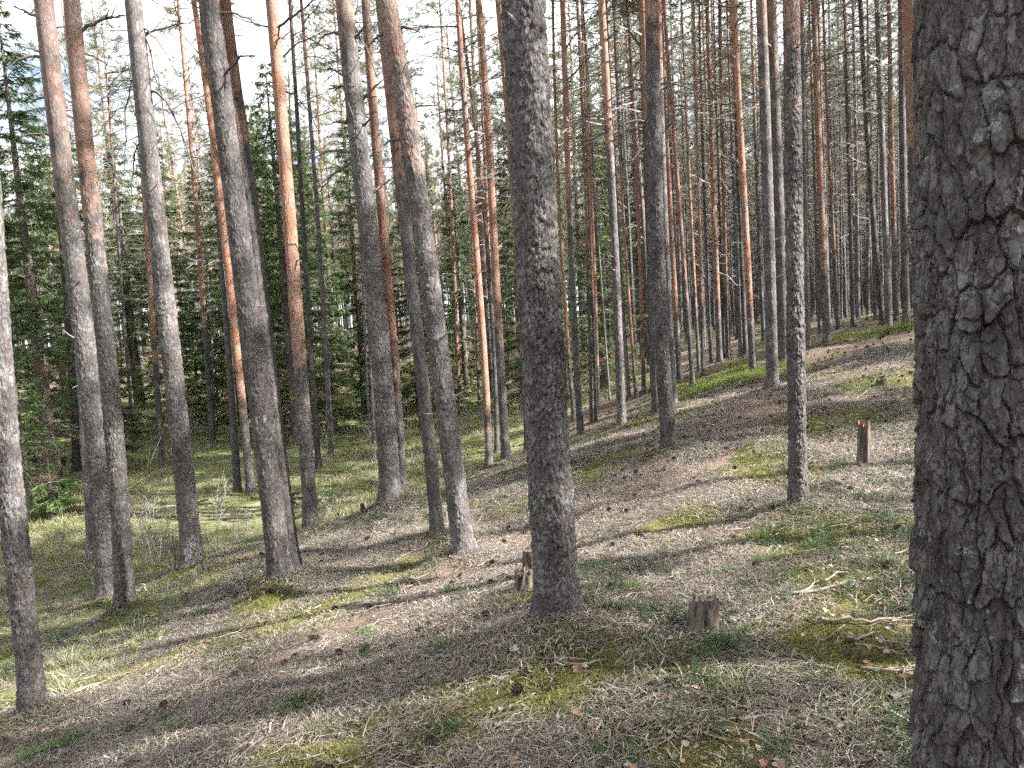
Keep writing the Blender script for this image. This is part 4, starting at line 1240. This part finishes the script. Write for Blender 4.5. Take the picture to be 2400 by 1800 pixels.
# --- dry needles
def needle_clump(seed, n=170, R=0.22):
    rng = np.random.default_rng(seed)
    r = R * np.sqrt(rng.random(n)); a = rng.random(n) * 6.28
    P = np.stack([r * np.cos(a), r * np.sin(a), rng.uniform(0.0, 0.022, n) * (1.2 - r / R)], 1)
    az = rng.random(n) * 6.28
    D = np.stack([np.cos(az), np.sin(az), rng.normal(0.0, 0.16, n)], 1)
    L = rng.uniform(0.035, 0.085, n)
    s = np.stack([-np.sin(az), np.cos(az), 0 * az], 1) * rng.uniform(0.0010, 0.0019, n)[:, None]
    mid = P + D * L[:, None] * 0.55 + np.stack([0 * L, 0 * L, rng.uniform(0, 0.010, n)], 1) + s * rng.normal(0, 3, n)[:, None]
    V = np.stack([P - s, P + s, mid + s, mid - s, P + D * L[:, None]], 1).reshape(-1, 3)
    b = np.arange(n)[:, None] * 5
    F4 = b + np.array([[0, 1, 2, 3]]); F3 = b + np.array([[3, 2, 4]])
    c = rng.uniform(0.35, 1.45, n)[:, None] * np.array([1, 1, 1.0]) * np.where(rng.random(n) < 0.15, 1.5, 1.0)[:, None]
    c = np.clip(c * (1 + rng.normal(size=(n, 3)) * 0.05), 0, 2.2)
    return build_mesh('needle_clump', V, [F3, F4], [NEEDLE], None, False, cols=np.repeat(c, 5, 0))
def put(n, r0, r1, fall, weight, rng, half=44):
    x, y = wedge(n, r0, r1, fall, rng, half)
    p, m, g = masks(x, y)
    keep = rng.random(n) < weight(x, y, p, m, g)
    x, y = x[keep], y[keep]
    E = eulers(gnorm(x, y), rng.random(len(x)) * 6.28)
    return x, y, E
x, y, E = put(11500, 1.9, 16, 0.9, lambda x, y, p, m, g: np.clip((1.0 - 1.0 * m - 0.85 * g) * (1 - 0.5 * p) * (0.25 + 1.2 * sstep(0.35, 0.6, fbm(x * 2.2, y * 2.2, 0, 3, 55))), 0.03, 1), RG)
scatter('needle_litter', np.stack([x, y, gsurf(x, y) + 0.004], 1), E, RG.uniform(0.7, 1.25, len(x)) * (1 + 0.03 * np.hypot(x, y)), [src('clump', needle_clump(400 + k)) for k in range(5)],
        'carpet of dry brown and bleached pine needles covering the slope', 'needle litter', 1)

# --- fallen leaves, small twigs
def leaf_mesh(seed, L=0.05):
    rng = np.random.default_rng(seed)
    t = np.linspace(0, 1, 6)
    wdt = np.sin(np.pi * t ** 0.8) * 0.38 * L * rng.uniform(0.8, 1.3) + 0.0004
    cu = rng.uniform(-0.5, 0.9); ro = rng.uniform(0.2, 1.0)
    zc = cu * L * (t - 0.5) ** 2 * 1.5 + 0.004
    A = np.stack([t * L - L / 2, -wdt, zc + ro * wdt * 0.9], 1); B = np.stack([t * L - L / 2, 0 * t + rng.normal() * 0.001, zc], 1); C = np.stack([t * L - L / 2, wdt, zc + ro * wdt * rng.uniform(0.3, 1)], 1)
    V = np.concatenate([A, B, C])
    k = np.arange(5)
    F = np.concatenate([np.stack([k, k + 1, k + 7, k + 6], 1), np.stack([k + 6, k + 7, k + 13, k + 12], 1)])
    c = [(1, 1, 1), (1.25, 1.2, 1.2), (1.0, .68, .48), (.65, .58, .52), (1.15, 1.12, 1.12), (.85, .62, .52), (.30, .25, .22), (.40, .30, .25), (1.5, 1.48, 1.45)][seed % 9]
    return build_mesh('leaf', V, F, [LEAF], None, True, cols=np.tile(c, (len(V), 1)))
LEAVES = [leaf_mesh(s, 0.026 + 0.008 * (s % 4)) for s in range(9)]
x, y, E = put(17000, 1.9, 17, 0.85, lambda x, y, p, m, g: np.clip(0.9 - 0.5 * g, 0.05, 1) * (0.25 + sstep(0.38, 0.62, fbm(x * 3, y * 3, 0, 3, 58))) * np.clip(0.55 + 0.22 * (x + 1.0), 0.25, 1), RG)
E = E + RG.normal(size=E.shape) * 0.22
scatter('leaf_litter', np.stack([x, y, gsurf(x, y) + 0.014], 1), E, RG.uniform(0.55, 1.2, len(x)), [src('leaf_shape', m) for m in LEAVES], 'small dry fallen leaves strewn over the needle carpet', 'leaf litter', 2)

def twig_mesh(seed, L=0.3, r=0.0023):
    rng = np.random.default_rng(seed)
    acc = Acc()
    t = np.linspace(0, 1, 7)
    P = np.stack([t * L - L / 2, np.cumsum(rng.normal(size=7)) * 0.02 * L * 2, 0.006 + np.abs(rng.normal(size=7)) * 0.008], 1)
    V, F = tube(P, r * (1 - 0.6 * t) + 0.0008, 4); acc.add(V, F)
    for s in range(int(rng.integers(0, 5))):
        k = int(rng.integers(1, 6)); d = np.array([rng.uniform(0.3, 1), rng.normal() * 0.9, rng.uniform(0, 0.4)]) * L * rng.uniform(0.15, 0.4)
        V, F = tube(np.stack([P[k], P[k] + d * 0.5 + rng.normal(size=3) * 0.005, P[k] + d]), [r * 0.6, r * 0.45, 0.0006], 3); acc.add(V, F)
    return acc.mesh('twig', [STICKWOOD], cols=False)
x, y, E = put(3600, 1.9, 18, 0.8, lambda x, y, p, m, g: np.clip(0.9 - 0.5 * p, 0.2, 1), RG)
scatter('twig_litter', np.stack([x, y, gsurf(x, y) + 0.006], 1), E, RG.uniform(0.5, 1.5, len(x)), [src('twig_shape', twig_mesh(s, 0.22 + 0.05 * (s % 4))) for s in range(7)], 'fine dead twigs scattered across the forest floor', 'twig litter', 4)

# --- moss, grass, berry shrubs
def tuft_mesh(name, seed, n, R, h, wd, mat, lean=0.5):
    rng = np.random.default_rng(seed)
    r = R * np.sqrt(rng.random(n)); a = rng.random(n) * 6.28
    P = np.stack([r * np.cos(a), r * np.sin(a), 0 * r - 0.005], 1)
    D = np.stack([np.cos(a) * r / R * lean, np.sin(a) * r / R * lean, 0 * r + 1], 1) + rng.normal(size=(n, 3)) * 0.45 * lean
    L = h * rng.uniform(0.5, 1.15, n)
    D /= np.linalg.norm(D, axis=1, keepdims=True)
    s = np.cross(D, rng.normal(size=D.shape)); s /= np.linalg.norm(s, axis=1, keepdims=True); s *= wd
    mid = P + D * L[:, None] * 0.55
    tip = P + D * L[:, None] + np.stack([D[:, 0], D[:, 1], -0.5 * np.hypot(D[:, 0], D[:, 1])], 1) * L[:, None] * 0.4 * lean
    V = np.stack([P - s, P + s, mid + s * 0.8, mid - s * 0.8, tip], 1).reshape(-1, 3)
    b = np.arange(n)[:, None] * 5
    return build_mesh(name, V, [b + np.array([[3, 2, 4]]), b + np.array([[0, 1, 2, 3]])], [mat], None, False)
x, y, E = put(15000, 1.9, 18, 0.9, lambda x, y, p, m, g: sstep(0.3, 0.75, m), RG)
fx, fy = [], []
for t in TREES:
    b = BASES[t[0]]
    if b[1] < 15 and t[0] != 'BIG':
        rr_ = 0.5 * t[3] / FPX * b[1] * 1.15 + np.abs(RG.normal(size=46)) * 0.14
        aa_ = RG.random(46) * 6.28
        fx.append(b[0] + rr_ * np.cos(aa_)); fy.append(b[1] + rr_ * np.sin(aa_))
fx, fy = np.concatenate(fx), np.concatenate(fy)
x, y, E = np.concatenate([x, fx]), np.concatenate([y, fy]), np.concatenate([E, eulers(gnorm(fx, fy), RG.random(len(fx)) * 6.28)])
scatter('moss_cover', np.stack([x, y, gsurf(x, y)], 1), E, RG.uniform(0.7, 1.3, len(x)) * (1 + 0.03 * np.hypot(x, y)), [src('moss_shape', tuft_mesh('moss', 500 + k, 90, 0.10, 0.026, 0.0022, MOSS, 0.9)) for k in range(4)], 'yellow green moss cushions in patches on the slope', 'moss', 5)
x, y, E = put(16000, 5.5, 48, 0.9, lambda x, y, p, m, g: g * np.clip(0.10 + 1.2 * sstep(0.42, 0.62, fbm(x * 0.5, y * 0.5, 0, 3, 91)), 0, 1), RG)
E[:, :2] *= 0.5
scatter('valley_grass', np.stack([x, y, gsurf(x, y)], 1), E, RG.uniform(0.6, 1.3, len(x)) * (0.8 + 0.03 * np.hypot(x, y)),
        [src('grass_shape', tuft_mesh('grass', 520 + k, 60, 0.13, 0.10 + 0.02 * k, 0.0026, [GRASS, GRASS, DRYGRASS, DRYGRASS][k], 1.0)) for k in range(4)], 'mossy grass covering the shaded valley floor', 'grass', 6)

def sprig_mesh(seed, mat, n=16, h=0.14):
    rng = np.random.default_rng(seed)
    acc = Acc()
    for s in range(7):
        az = rng.random() * 6.28; ln = rng.uniform(0.1, 0.7)
        b = rng.normal(size=3) * [0.05, 0.05, 0]
        d = np.array([math.cos(az) * ln, math.sin(az) * ln, 1.0]); d /= np.linalg.norm(d)
        hh = h * rng.uniform(0.6, 1.15)
        V, F = tube(np.stack([b, b + d * hh]), [0.0014, 0.0008], 3); acc.add(V, F, 0)
        for k in range(n):
            p = b + d * hh * rng.uniform(0.25, 1.03)
            a2 = rng.random() * 6.28
            o = np.array([math.cos(a2), math.sin(a2), rng.uniform(0.0, 0.7)]); o /= np.linalg.norm(o)
            sd = np.cross(o, [0, 0, 1.0]); sd = sd / (np.linalg.norm(sd) + 1e-6)
            L, wv = rng.uniform(0.014, 0.024), rng.uniform(0.004, 0.0065)
            V = np.array([p, p + o * L * 0.5 + sd * wv, p + o * L + [0, 0, -0.003], p + o * L * 0.5 - sd * wv])
            acc.add(V, [[0, 1, 2, 3]], 0)
    return acc.mesh('sprig', [mat], cols=False)
SPOTS_DARK = [(on_ground(a, b)[:2], r) for a, b, r in [(380, 1395, .5), (560, 1365, .5), (300, 1420, .5), (180, 1500, .6), (790, 1245, .7), (880, 1225, .6), (960, 1185, .8), (1000, 1300, .35), (870, 1400, .4), (1320, 1100, .8), (1390, 1060, .7), (1250, 1150, .5), (1390, 1345, .25), (1585, 1455, .10), (1700, 1470, .10), (1880, 1215, .3), (1990, 1120, .5), (1500, 1440, .2), (2080, 1060, .6), (120, 1430, .7), (40, 1560, .5), (1610, 1060, .35), (1050, 1290, .3), (900, 1520, .25), (450, 1440, .4)]]
SPOTS_LIGHT = [(on_ground(a, b)[:2], r) for a, b, r in [(1610, 930, .55), (1650, 915, .6), (1690, 900, .6), (1730, 890, .6), (1770, 885, .55), (1840, 860, .6), (1850, 880, .4), (2105, 775, .9), (2125, 770, .9)]]
def spots(sp, n, rng):
    X, Y = [], []
    for (c, r) in sp:
        k = int(n * r * r) + 8
        q = rng.normal(size=(k, 2)) * r * 0.75
        X.append(c[0] + q[:, 0]); Y.append(c[1] + q[:, 1])
    x, y = np.concatenate(X), np.concatenate(Y)
    ok = fbm(x * 2.5, y * 2.5, 0, 2, 63) > 0.40
    x, y = x[ok], y[ok]
    E = eulers(gnorm(x, y), rng.random(len(x)) * 6.28); E[:, :2] *= 0.5
    return x, y, E
x, y, E = spots(SPOTS_DARK, 130, RG)
x2, y2, E2 = put(9500, 2.2, 17, 0.8, lambda x, y, p, m, g: np.clip(1 - p - 0.4 * g, 0, 1) * sstep(0.44, 0.60, fbm(x * 1.4, y * 1.4, 0, 4, 66)) * np.clip(0.35 + 0.3 * x, 0.15, 1), RG)
x, y, E = np.concatenate([x, x2]), np.concatenate([y, y2]), np.concatenate([E, E2])
scatter('berry_undergrowth', np.stack([x, y, gsurf(x, y) - 0.01], 1), E, RG.uniform(0.35, 0.85, len(x)), [src('sprig_shape', sprig_mesh(600 + k, BERRY)) for k in range(4)], 'dark green low berry shrubs in patches down the slope', 'undergrowth', 7)
x, y, E = spots(SPOTS_LIGHT, 330, RG)
scatter('light_undergrowth', np.stack([x, y, gsurf(x, y) - 0.01], 1), E, RG.uniform(0.45, 1.15, len(x)), [src('light_sprig_shape', sprig_mesh(620 + k, LIGHTSHRUB, 18, 0.17)) for k in range(4)], 'light green bilberry shrubs in a strip beside the footpath', 'undergrowth', 8)

# ------------------------------------------------------------------ stumps
def stump(px, py, wpx, hpx, label, kind, seed):
    p = on_ground(px, py)
    p[2] = float(gsurf(p[0], p[1]))
    d = float(p @ FWD)
    r, h = 0.5 * wpx * d / FPX, hpx * d / FPX
    rng = np.random.default_rng(seed)
    seg, rows = 56, 26
    th = np.arange(seg) * 2 * math.pi / seg
    z = np.linspace(-0.06, 1, rows)
    zz, tt = np.meshgrid(z, th, indexing='ij')
    cx, cy = np.cos(tt), np.sin(tt)
    jag = {'broken': 0.55, 'sawn': 0.02, 'rotten': 0.28}[kind]
    top = h * (1 - jag * fbm(cx[0] * 2.5 + 7, cy[0] * 2.5, seed, 3, seed))
    rad = r * (0.92 + 0.3 * np.exp(-np.maximum(zz, 0) / 0.18) * (1 + 0.5 * np.sin(tt * 4 + seed)))
    rad = rad * (1 + 0.30 * (fbm(cx * 3.2, cy * 3.2, zz * 0.9, 4, seed + 3) - 0.5)) - r * 0.30 * sstep(0.50, 0.66, fbm(cx * 5, cy * 5, zz * 0.8, 3, seed + 5))
    Z = zz * top[None, :]
    V = np.stack([rad * cx, rad * cy, Z], -1).reshape(-1, 3)
    i = np.arange(rows - 1)[:, None] * seg; j = np.arange(seg)[None]; k = (j + 1) % seg
    F = np.stack([i + j, i + k, i + seg + k, i + seg + j], -1).reshape(-1, 4)
    root = thing('tree_stump', label, 'tree stump', p.tolist(), None, (rng.normal() * 0.04, rng.normal() * 0.04, seed))
    link('stump_bark', build_mesh('stump_bark', V, F, [STUMPWOOD], None, True), root)
    acc = Acc()                                   # the broken or sawn face, sunk a little between the bark edges
    rr = np.array([1.0, 0.8, 0.5, 0.2])
    T = []
    for q, f in enumerate(rr):
        zt = top * (1 - (0.0 if q == 0 else jag * 0.5 * (fbm(cx[0] * 3 * f, cy[0] * 3 * f, seed + 9.0, 3, seed + 1) + 0.1))) - (0.0 if q == 0 else 0.004)
        T.append(np.stack([rad[-1] * f * cx[0], rad[-1] * f * cy[0], zt], 1))
    VT = np.concatenate(T + [np.array([[0, 0, h * (1 - jag * 0.6) - 0.004]])])
    i = np.arange(3)[:, None] * seg
    FT = np.stack([i + j, i + k, i + seg + k, i + seg + j], -1).reshape(-1, 4)
    c0 = len(VT) - 1
    FC = np.stack([3 * seg + np.arange(seg), 3 * seg + (np.arange(seg) + 1) % seg, np.full(seg, c0)], 1)
    link('stump_top', build_mesh('stump_top', VT, [FC, FT], [ROTWOOD if kind == 'rotten' else STUMPWOOD], None, False), root)
    if kind == 'rotten':                          # bark gone, red rotten wood bare down one side
        m = (tt > 4.3) & (tt < 5.4)
        sel = np.where(m[0])[0]
        zz2 = np.linspace(0.02, 0.7, 9)
        VV, FF = [], []
        for a, zf in enumerate(zz2):
            for b in sel:
                rw = np.interp(zf, z, rad[:, b]) * 1.03
                VV.append((rw * cx[0, b], rw * cy[0, b], zf * top[b]))
        ns = len(sel)
        for a in range(len(zz2) - 1):
            for b in range(ns - 1):
                FF.append((a * ns + b, a * ns + b + 1, (a + 1) * ns + b + 1, (a + 1) * ns + b))
        link('bare_wood', build_mesh('bare_wood', np.array(VV), np.array(FF), [ROTWOOD], None, True), root)
    return p
stump(1648, 1480, 74, 104, 'weathered broken stump with ragged top near the thick straight pine', 'broken', 3)
stump(2024, 1090, 29, 116, 'tall narrow stump with rusty orange rot down its side', 'rotten', 4)
stump(1243, 1345, 36, 58, 'grey sawn stump tucked behind the foot of the thick straight pine', 'sawn', 5)
stump(1228, 1388, 44, 66, 'low mossy crumbled stump against the foot of the thick straight pine', 'broken', 6)
stump(1440, 1284, 18, 16, 'tiny sawn stump on the footpath litter', 'sawn', 7)
stump(852, 1205, 11, 26, 'short thin post like stump before the stubbed grey pine', 'sawn', 8)
stump(2066, 908, 26, 22, 'dark rotten root lump on the open bank', 'broken', 9)
stump(236, 1512, 18, 18, 'small blackened stump in the sun fleck below the tight pair of pines', 'broken', 10)
stump(2033, 752, 5, 10, 'small dark stump on the ridge crest', 'sawn', 11)

# ------------------------------------------------------------------ fallen sticks and the log, each laid on the ground
STICKS = [
 ([(330, 1376), (345, 1388), (360, 1400)], .022, 1, 'short thick broken limb lying below the silver grey pine'),
 ([(250, 1532), (300, 1512), (372, 1488), (400, 1470)], .012, 1, 'bleached branched stick lying in a sun fleck by the small blackened stump'),
 ([(395, 1586), (440, 1552), (480, 1508)], .008, 0, 'thin dark stick lying down the slope between moss patches'),
 ([(480, 1562), (530, 1545), (575, 1540), (620, 1546)], .011, 1, 'curved pale branch on brown needles below the moss'),
 ([(365, 1588), (382, 1574), (400, 1570)], .010, 1, 'short bent white stick on the brown needles'),
 ([(150, 1642), (230, 1612), (330, 1575)], .010, 0, 'long dark twig lying across the bright sun band'),
 ([(2028, 1203), (2090, 1206), (2152, 1208)], .020, 1, 'straight debarked stick lying beside the massive trunk'),
 ([(1838, 1408), (1900, 1398), (1985, 1378), (2050, 1374), (2158, 1396)], .010, 1, 'long arched pale branch on the moss beyond the broken stump'),
 ([(1925, 1466), (2000, 1472), (2070, 1472), (2138, 1454)], .011, 0, 'dark bowed branch lying on moss near the massive trunk'),
 ([(1988, 1510), (2005, 1518), (2048, 1498)], .011, 1, 'bright white kinked stick on the litter'),
 ([(2005, 1525), (2050, 1530), (2120, 1545)], .007, 0, 'thin fork twig below the bright white kinked stick'),
 ([(2020, 1583), (2080, 1590), (2150, 1588)], .009, 0, 'straight brown stick by the foot of the massive trunk'),
 ([(2088, 1662), (2120, 1650), (2150, 1642)], .016, 1, 'thick pale stick end by the massive trunk'),
 ([(1480, 1424), (1500, 1392), (1560, 1390), (1640, 1392)], .008, 0, 'thin arching twig between the thick straight pine and the broken stump'),
 ([(1160, 1722), (1180, 1712), (1270, 1706)], .008, 1, 'thin grey twig in the bright sunlit litter'),
 ([(985, 1545), (1050, 1552), (1100, 1540)], .009, 0, 'dark stick on the brown litter beside the mossy foot'),
 ([(1410, 1618), (1455, 1630), (1500, 1640)], .009, 0, 'dark twig beneath the mossy foot of the thick straight pine'),
 ([(1900, 1250), (1985, 1240), (2010, 1232)], .007, 0, 'thin dark twig beyond the flaky straight pine'),
 ([(1890, 1075), (1920, 1080), (1965, 1086)], .010, 1, 'pale stick leading to the tall narrow stump'),
 ([(1700, 1150), (1760, 1158), (1845, 1155)], .010, 0, 'dark stick lying against the foot of the flaky straight pine'),
 ([(1620, 1050), (1628, 1075), (1622, 1090)], .009, 1, 'crooked grey twig on the path edge'),
 ([(1300, 1565), (1370, 1575), (1420, 1560)], .007, 0, 'fine twig in the moss under the thick straight pine'),
 ([(630, 1725), (636, 1690), (648, 1670)], .006, 1, 'thin upright pale twig by the pale grass tuft'),
 ([(660, 1722), (668, 1700), (675, 1690)], .006, 1, 'short pale twig poking up beside the pale grass tuft'),
 ([(900, 1375), (950, 1355), (1000, 1380)], .008, 0, 'thin arched twig in the dark shrubs'),
 ([(1850, 1410), (1930, 1372), (2000, 1350)], .006, 0, 'wispy dark twig crossing the long arched pale branch'),
 ([(1740, 1700), (1790, 1690), (1850, 1676)], .006, 1, 'thin bleached twig in the sunlit needles'),
 ([(530, 1605), (600, 1590), (690, 1560)], .007, 0, 'thin dark twig on the brown slope'),
 ([(640, 1622), (680, 1630), (700, 1636)], .006, 0, 'short dark twig on the needle carpet'),
 ([(1010, 1215), (1040, 1250), (1030, 1290)], .006, 0, 'thin twig leaning by the curved leaning pine'),
]
def ground_pts(pts, lift):
    out = []
    for q in pts:
        p = on_ground(*q)
        out.append((p[0], p[1], float(gsurf(p[0], p[1])) + lift))
    return np.array(out)
for k, (pts, r, pale, lab) in enumerate(STICKS):
    P = ground_pts(pts, r * 0.9 + 0.012)
    c = P.mean(0)
    me = branch_mesh(P - c, r * 0.8, PALEWOOD if pale else STICKWOOD, k % 4, 700 + k)
    tag(link('fallen_branch', me, None, c.tolist()), lab, 'fallen branch', 'sticks lying on the forest floor')
P = ground_pts([(160, 1206), (300, 1210), (440, 1216), (590, 1220)], 0.06)
c = P.mean(0)
tag(link('fallen_log', branch_mesh(P - c, 0.075, STUMPWOOD, 3, 790), None, c.tolist()), 'long fallen log lying across the valley floor', 'log')
P = ground_pts([(380, 1195), (470, 1178), (600, 1215)], 0.05)
c = P.mean(0)
tag(link('fallen_branch', branch_mesh(P - c, 0.03, PALEWOOD, 7, 791), None, c.tolist()), 'grey fallen bough resting beside the long valley log', 'fallen branch', 'sticks lying on the forest floor')

# ------------------------------------------------------------------ bare saplings
def bare_bush(seed, n, h):
    rng = np.random.default_rng(seed)
    acc = Acc()
    for s in range(n):
        az = rng.random() * 6.28; ln = rng.uniform(0.05, 0.55)
        d = np.array([math.cos(az) * ln, math.sin(az) * ln, 1])
        hh = h * rng.uniform(0.5, 1.1)
        t = np.linspace(0, 1, 7)
        P = np.outer(t * hh, d) + np.cumsum(rng.normal(size=(7, 3)) * 0.022 * h, 0) * [1, 1, 0.2] + rng.normal(size=3) * [0.04, 0.04, 0]
        P[0, 2] = -0.03
        V, F = tube(P, 0.0075 * h ** 0.5 * (1 - 0.75 * t) + 0.0015, 5); acc.add(V, F)
        for q in range(4):
            k = int(rng.integers(2, 6)); dd = d + rng.normal(size=3) * [0.9, 0.9, 0.3]
            p2 = P[k] + dd * hh * rng.uniform(0.12, 0.35)
            V, F = tube(np.stack([P[k], (P[k] + p2) / 2 + rng.normal(size=3) * 0.02, p2]), [0.004, 0.003, 0.0012], 3); acc.add(V, F)
    return acc.mesh('bare_sapling', [PALEWOOD], smooth=True, cols=False)
for k, (px, py, n, h, lab) in enumerate([
    (325, 1275, 3, 1.5, 'bare pale sapling standing before the silver grey pine'), (515, 1190, 6, 0.95, 'leafless pale bush between the silver grey pine and the dark scarred pine'), (137, 1305, 2, 0.8, 'forked bare sapling in the valley grass'),
    (180, 1340, 2, 0.6, 'tiny bare sapling beside the thin pale sunlit pine'), (400, 1090, 5, 1.9, 'twiggy leafless bush at the foot of the reddish topped pine'), (350, 1240, 3, 1.1, 'thin dark leafless stems near the fallen log'), (1100, 1010, 6, 1.3, 'leafless bush near the slim reddish pair'),
    (880, 1085, 4, 1.3, 'leafless stems beside the stubbed grey pine on the valley floor'), (1075, 1050, 4, 0.9, 'low tangle of bare stems in the valley sun patch'), (700, 1010, 7, 2.2, 'tall brownish leafless thicket under the tall dark spruce')]):
    p = on_ground(px, py)
    tag(link('bare_sapling', bare_bush(800 + k, n, h), None, (p[0], p[1], float(gsurf(p[0], p[1])))), lab, 'bare sapling', 'leafless saplings of the valley')

x, y, E = put(420, 9, 32, 0.5, lambda x, y, p, m, g: g * sstep(0.45, 0.6, fbm(x * 0.35, y * 0.35, 0, 3, 95)), RG)
scatter('dry_brush', np.stack([x, y, gsurf(x, y) - 0.02], 1), E * 0.4, RG.uniform(0.35, 0.9, len(x)), [src('brush_shape', bare_bush(860 + k, 6, 1.0)) for k in range(4)], 'low twiggy leafless brush scattered over the valley floor', 'undergrowth', 15)

# ------------------------------------------------------------------ grass tufts one can count
TUFT = [tuft_mesh('tuft', 820 + k, 130, 0.085, 0.115, 0.0022, GREEN, 1.5) for k in range(3)]
TUFT_PALE = [tuft_mesh('tuft', 830 + k, 130, 0.05, 0.14, 0.0016, DRYGRASS, 1.9) for k in range(2)]
for k, (px, py, s, pale, lab) in enumerate([
    (75, 1770, .9, 0, 'dark green tuft at the lower end of a long grass streak'), (115, 1752, 1.0, 0, 'dark green tuft in the middle of a long grass streak'), (160, 1738, .9, 0, 'dark green tuft at the upper end of a long grass streak'),
    (373, 1692, .8, 0, 'small green tuft on bare needles, upslope of another'), (402, 1718, .8, 0, 'small green tuft beside a reddish twig on needles'), (690, 1668, 1.0, 0, 'leafy green tuft on the brown slope'), (715, 1655, .9, 0, 'green tuft joined to a larger one on the brown slope'),
    (745, 1716, 1.1, 1, 'pale yellow green tuft in the sunlit needles'), (785, 1712, .9, 1, 'small pale tuft next to a larger pale one'), (1041, 1722, .7, 0, 'single upright green sprig in sunlit litter'), (1062, 1378, .9, 0, 'bright green flat tuft beside the mossy crumbled stump'),
    (862, 1478, .8, 0, 'faint green tuft among reddish leaves'), (1030, 1528, .9, 0, 'dark green tuft above the moss patch'), (1386, 1340, 1.0, 0, 'green tuft at the side of the thick straight pine'), (1470, 1382, .9, 0, 'green tuft below the footpath near the broken stump'),
    (1672, 1548, 1.1, 0, 'bushy green tuft in front of the broken stump'), (1712, 1530, 1.0, 0, 'green tuft beside the bushy one before the broken stump'), (2072, 1690, .9, 0, 'yellowish green sprig of needles near the massive trunk'), (1988, 1730, 1.3, 1, 'spray of bleached needles fanned out on the litter'),
    (1735, 1640, 1.1, 1, 'bleached needle spray in the sunlit litter beyond the fanned one'), (1440, 1795, 1.1, 0, 'green tuft in the shade at the sunlit litter edge'), (1700, 1350, .8, 0, 'bluish green sprig beyond the broken stump'), (1800, 1320, .8, 0, 'small sprig of fresh pine needles on the bank'),
    (1790, 1275, 1.0, 0, 'feathery green sprig near the flaky straight pine'), (1920, 1280, .9, 0, 'feathery sprig below the straight debarked stick'), (1780, 1580, .7, 1, 'thin pale sprig by the bushy green tuft')]):
    p = on_ground(px, py)
    me = (TUFT_PALE if pale else TUFT)[k % (2 if pale else 3)]
    tag(link('grass_tuft', me, None, (p[0], p[1], float(gsurf(p[0], p[1])) + 0.004), eulers(gnorm(p[0:1], p[1:2]), np.array([k * 1.3]))[0].tolist(), s), lab, 'grass tuft', 'green and pale tufts on the needle carpet')

# ------------------------------------------------------------------ cones and larger leaves, one by one
def cone_mesh(seed):
    rng = np.random.default_rng(seed)
    acc = Acc()
    z = np.linspace(-0.02, 0.02, 7)
    V, F = tube(np.stack([z, 0 * z, 0 * z + 0.014], 1), 0.011 * np.sqrt(np.clip(1 - (z / 0.023) ** 2, 0.05, 1)), 8); acc.add(V, F)
    for k in range(34):
        f = k / 33; zz = -0.019 + 0.036 * f; a = k * 2.4
        rr = 0.012 * math.sqrt(max(0.05, 1 - (zz / 0.024) ** 2))
        o = np.array([0.45, math.cos(a), math.sin(a)]); o /= np.linalg.norm(o)
        c = np.array([zz, rr * math.cos(a) * 0.7, 0.014 + rr * math.sin(a) * 0.7]); s = np.cross(o, [1, 0, 0]); s /= np.linalg.norm(s) + 1e-6
        acc.add(np.array([c - s * 0.003, c + s * 0.003, c + o * 0.011 + s * 0.0045, c + o * 0.013, c + o * 0.011 - s * 0.0045]), [[0, 1, 2], [0, 2, 3], [0, 3, 4]])
    return acc.mesh('pine_cone', [CONE], cols=False)
CONES = [cone_mesh(s) for s in range(3)]
rc = np.random.default_rng(77)
x, y = wedge(420, 2.6, 11, 0.7, rc, 33)
p_, m_, g_ = masks(x, y)
ok = (rc.random(len(x)) < np.clip(0.25 + 0.8 * p_ - 0.6 * g_, 0, 1))
x, y = x[ok][:130], y[ok][:130]
E = eulers(gnorm(x, y), rc.random(len(x)) * 6.28)
for k in range(len(x)):
    tag(link('pine_cone', CONES[k % 3], None, (x[k], y[k], float(gsurf(x[k], y[k])) + 0.008), E[k].tolist(), float(rc.uniform(0.9, 1.5))), 'dark open pine cone lying on the needle carpet', 'pine cone', 'pine cones on the needle carpet')
x, y, E = put(5200, 9, 30, 0.6, lambda x, y, p, m, g: np.clip(0.15 + 0.25 * p + 0.45 * (x > 0.12 * y) - g, 0, 1), rc, 40)
scatter('cone_litter', np.stack([x, y, gsurf(x, y) + 0.006], 1), E, rc.uniform(0.7, 1.35, len(x)), [src('cone_shape', m) for m in CONES], 'dark specks of fallen cones strewn along the footpath up the ridge', 'cone litter', 9)
x, y = wedge(44, 2.4, 5.5, 0.9, rc, 31)
E = eulers(gnorm(x, y), rc.random(len(x)) * 6.28) + rc.normal(size=(len(x), 3)) * 0.2
BIGLEAF = [leaf_mesh(s, 0.055) for s in (0, 3, 4, 5, 1, 2)]
for k in range(len(x)):
    tag(link('fallen_leaf', BIGLEAF[k % 6], None, (x[k], y[k], float(gsurf(x[k], y[k])) + 0.022), E[k].tolist(), float(rc.uniform(0.65, 0.95))), 'larger curled dry leaf lying on the needle carpet', 'leaf', 'larger dry leaves on the needle carpet')
print('PINES', n_pine + len(TREES), 'WOOD', len(WP), {k: tuple(round(float(c), 2) for c in v) for k, v in BASES.items()})
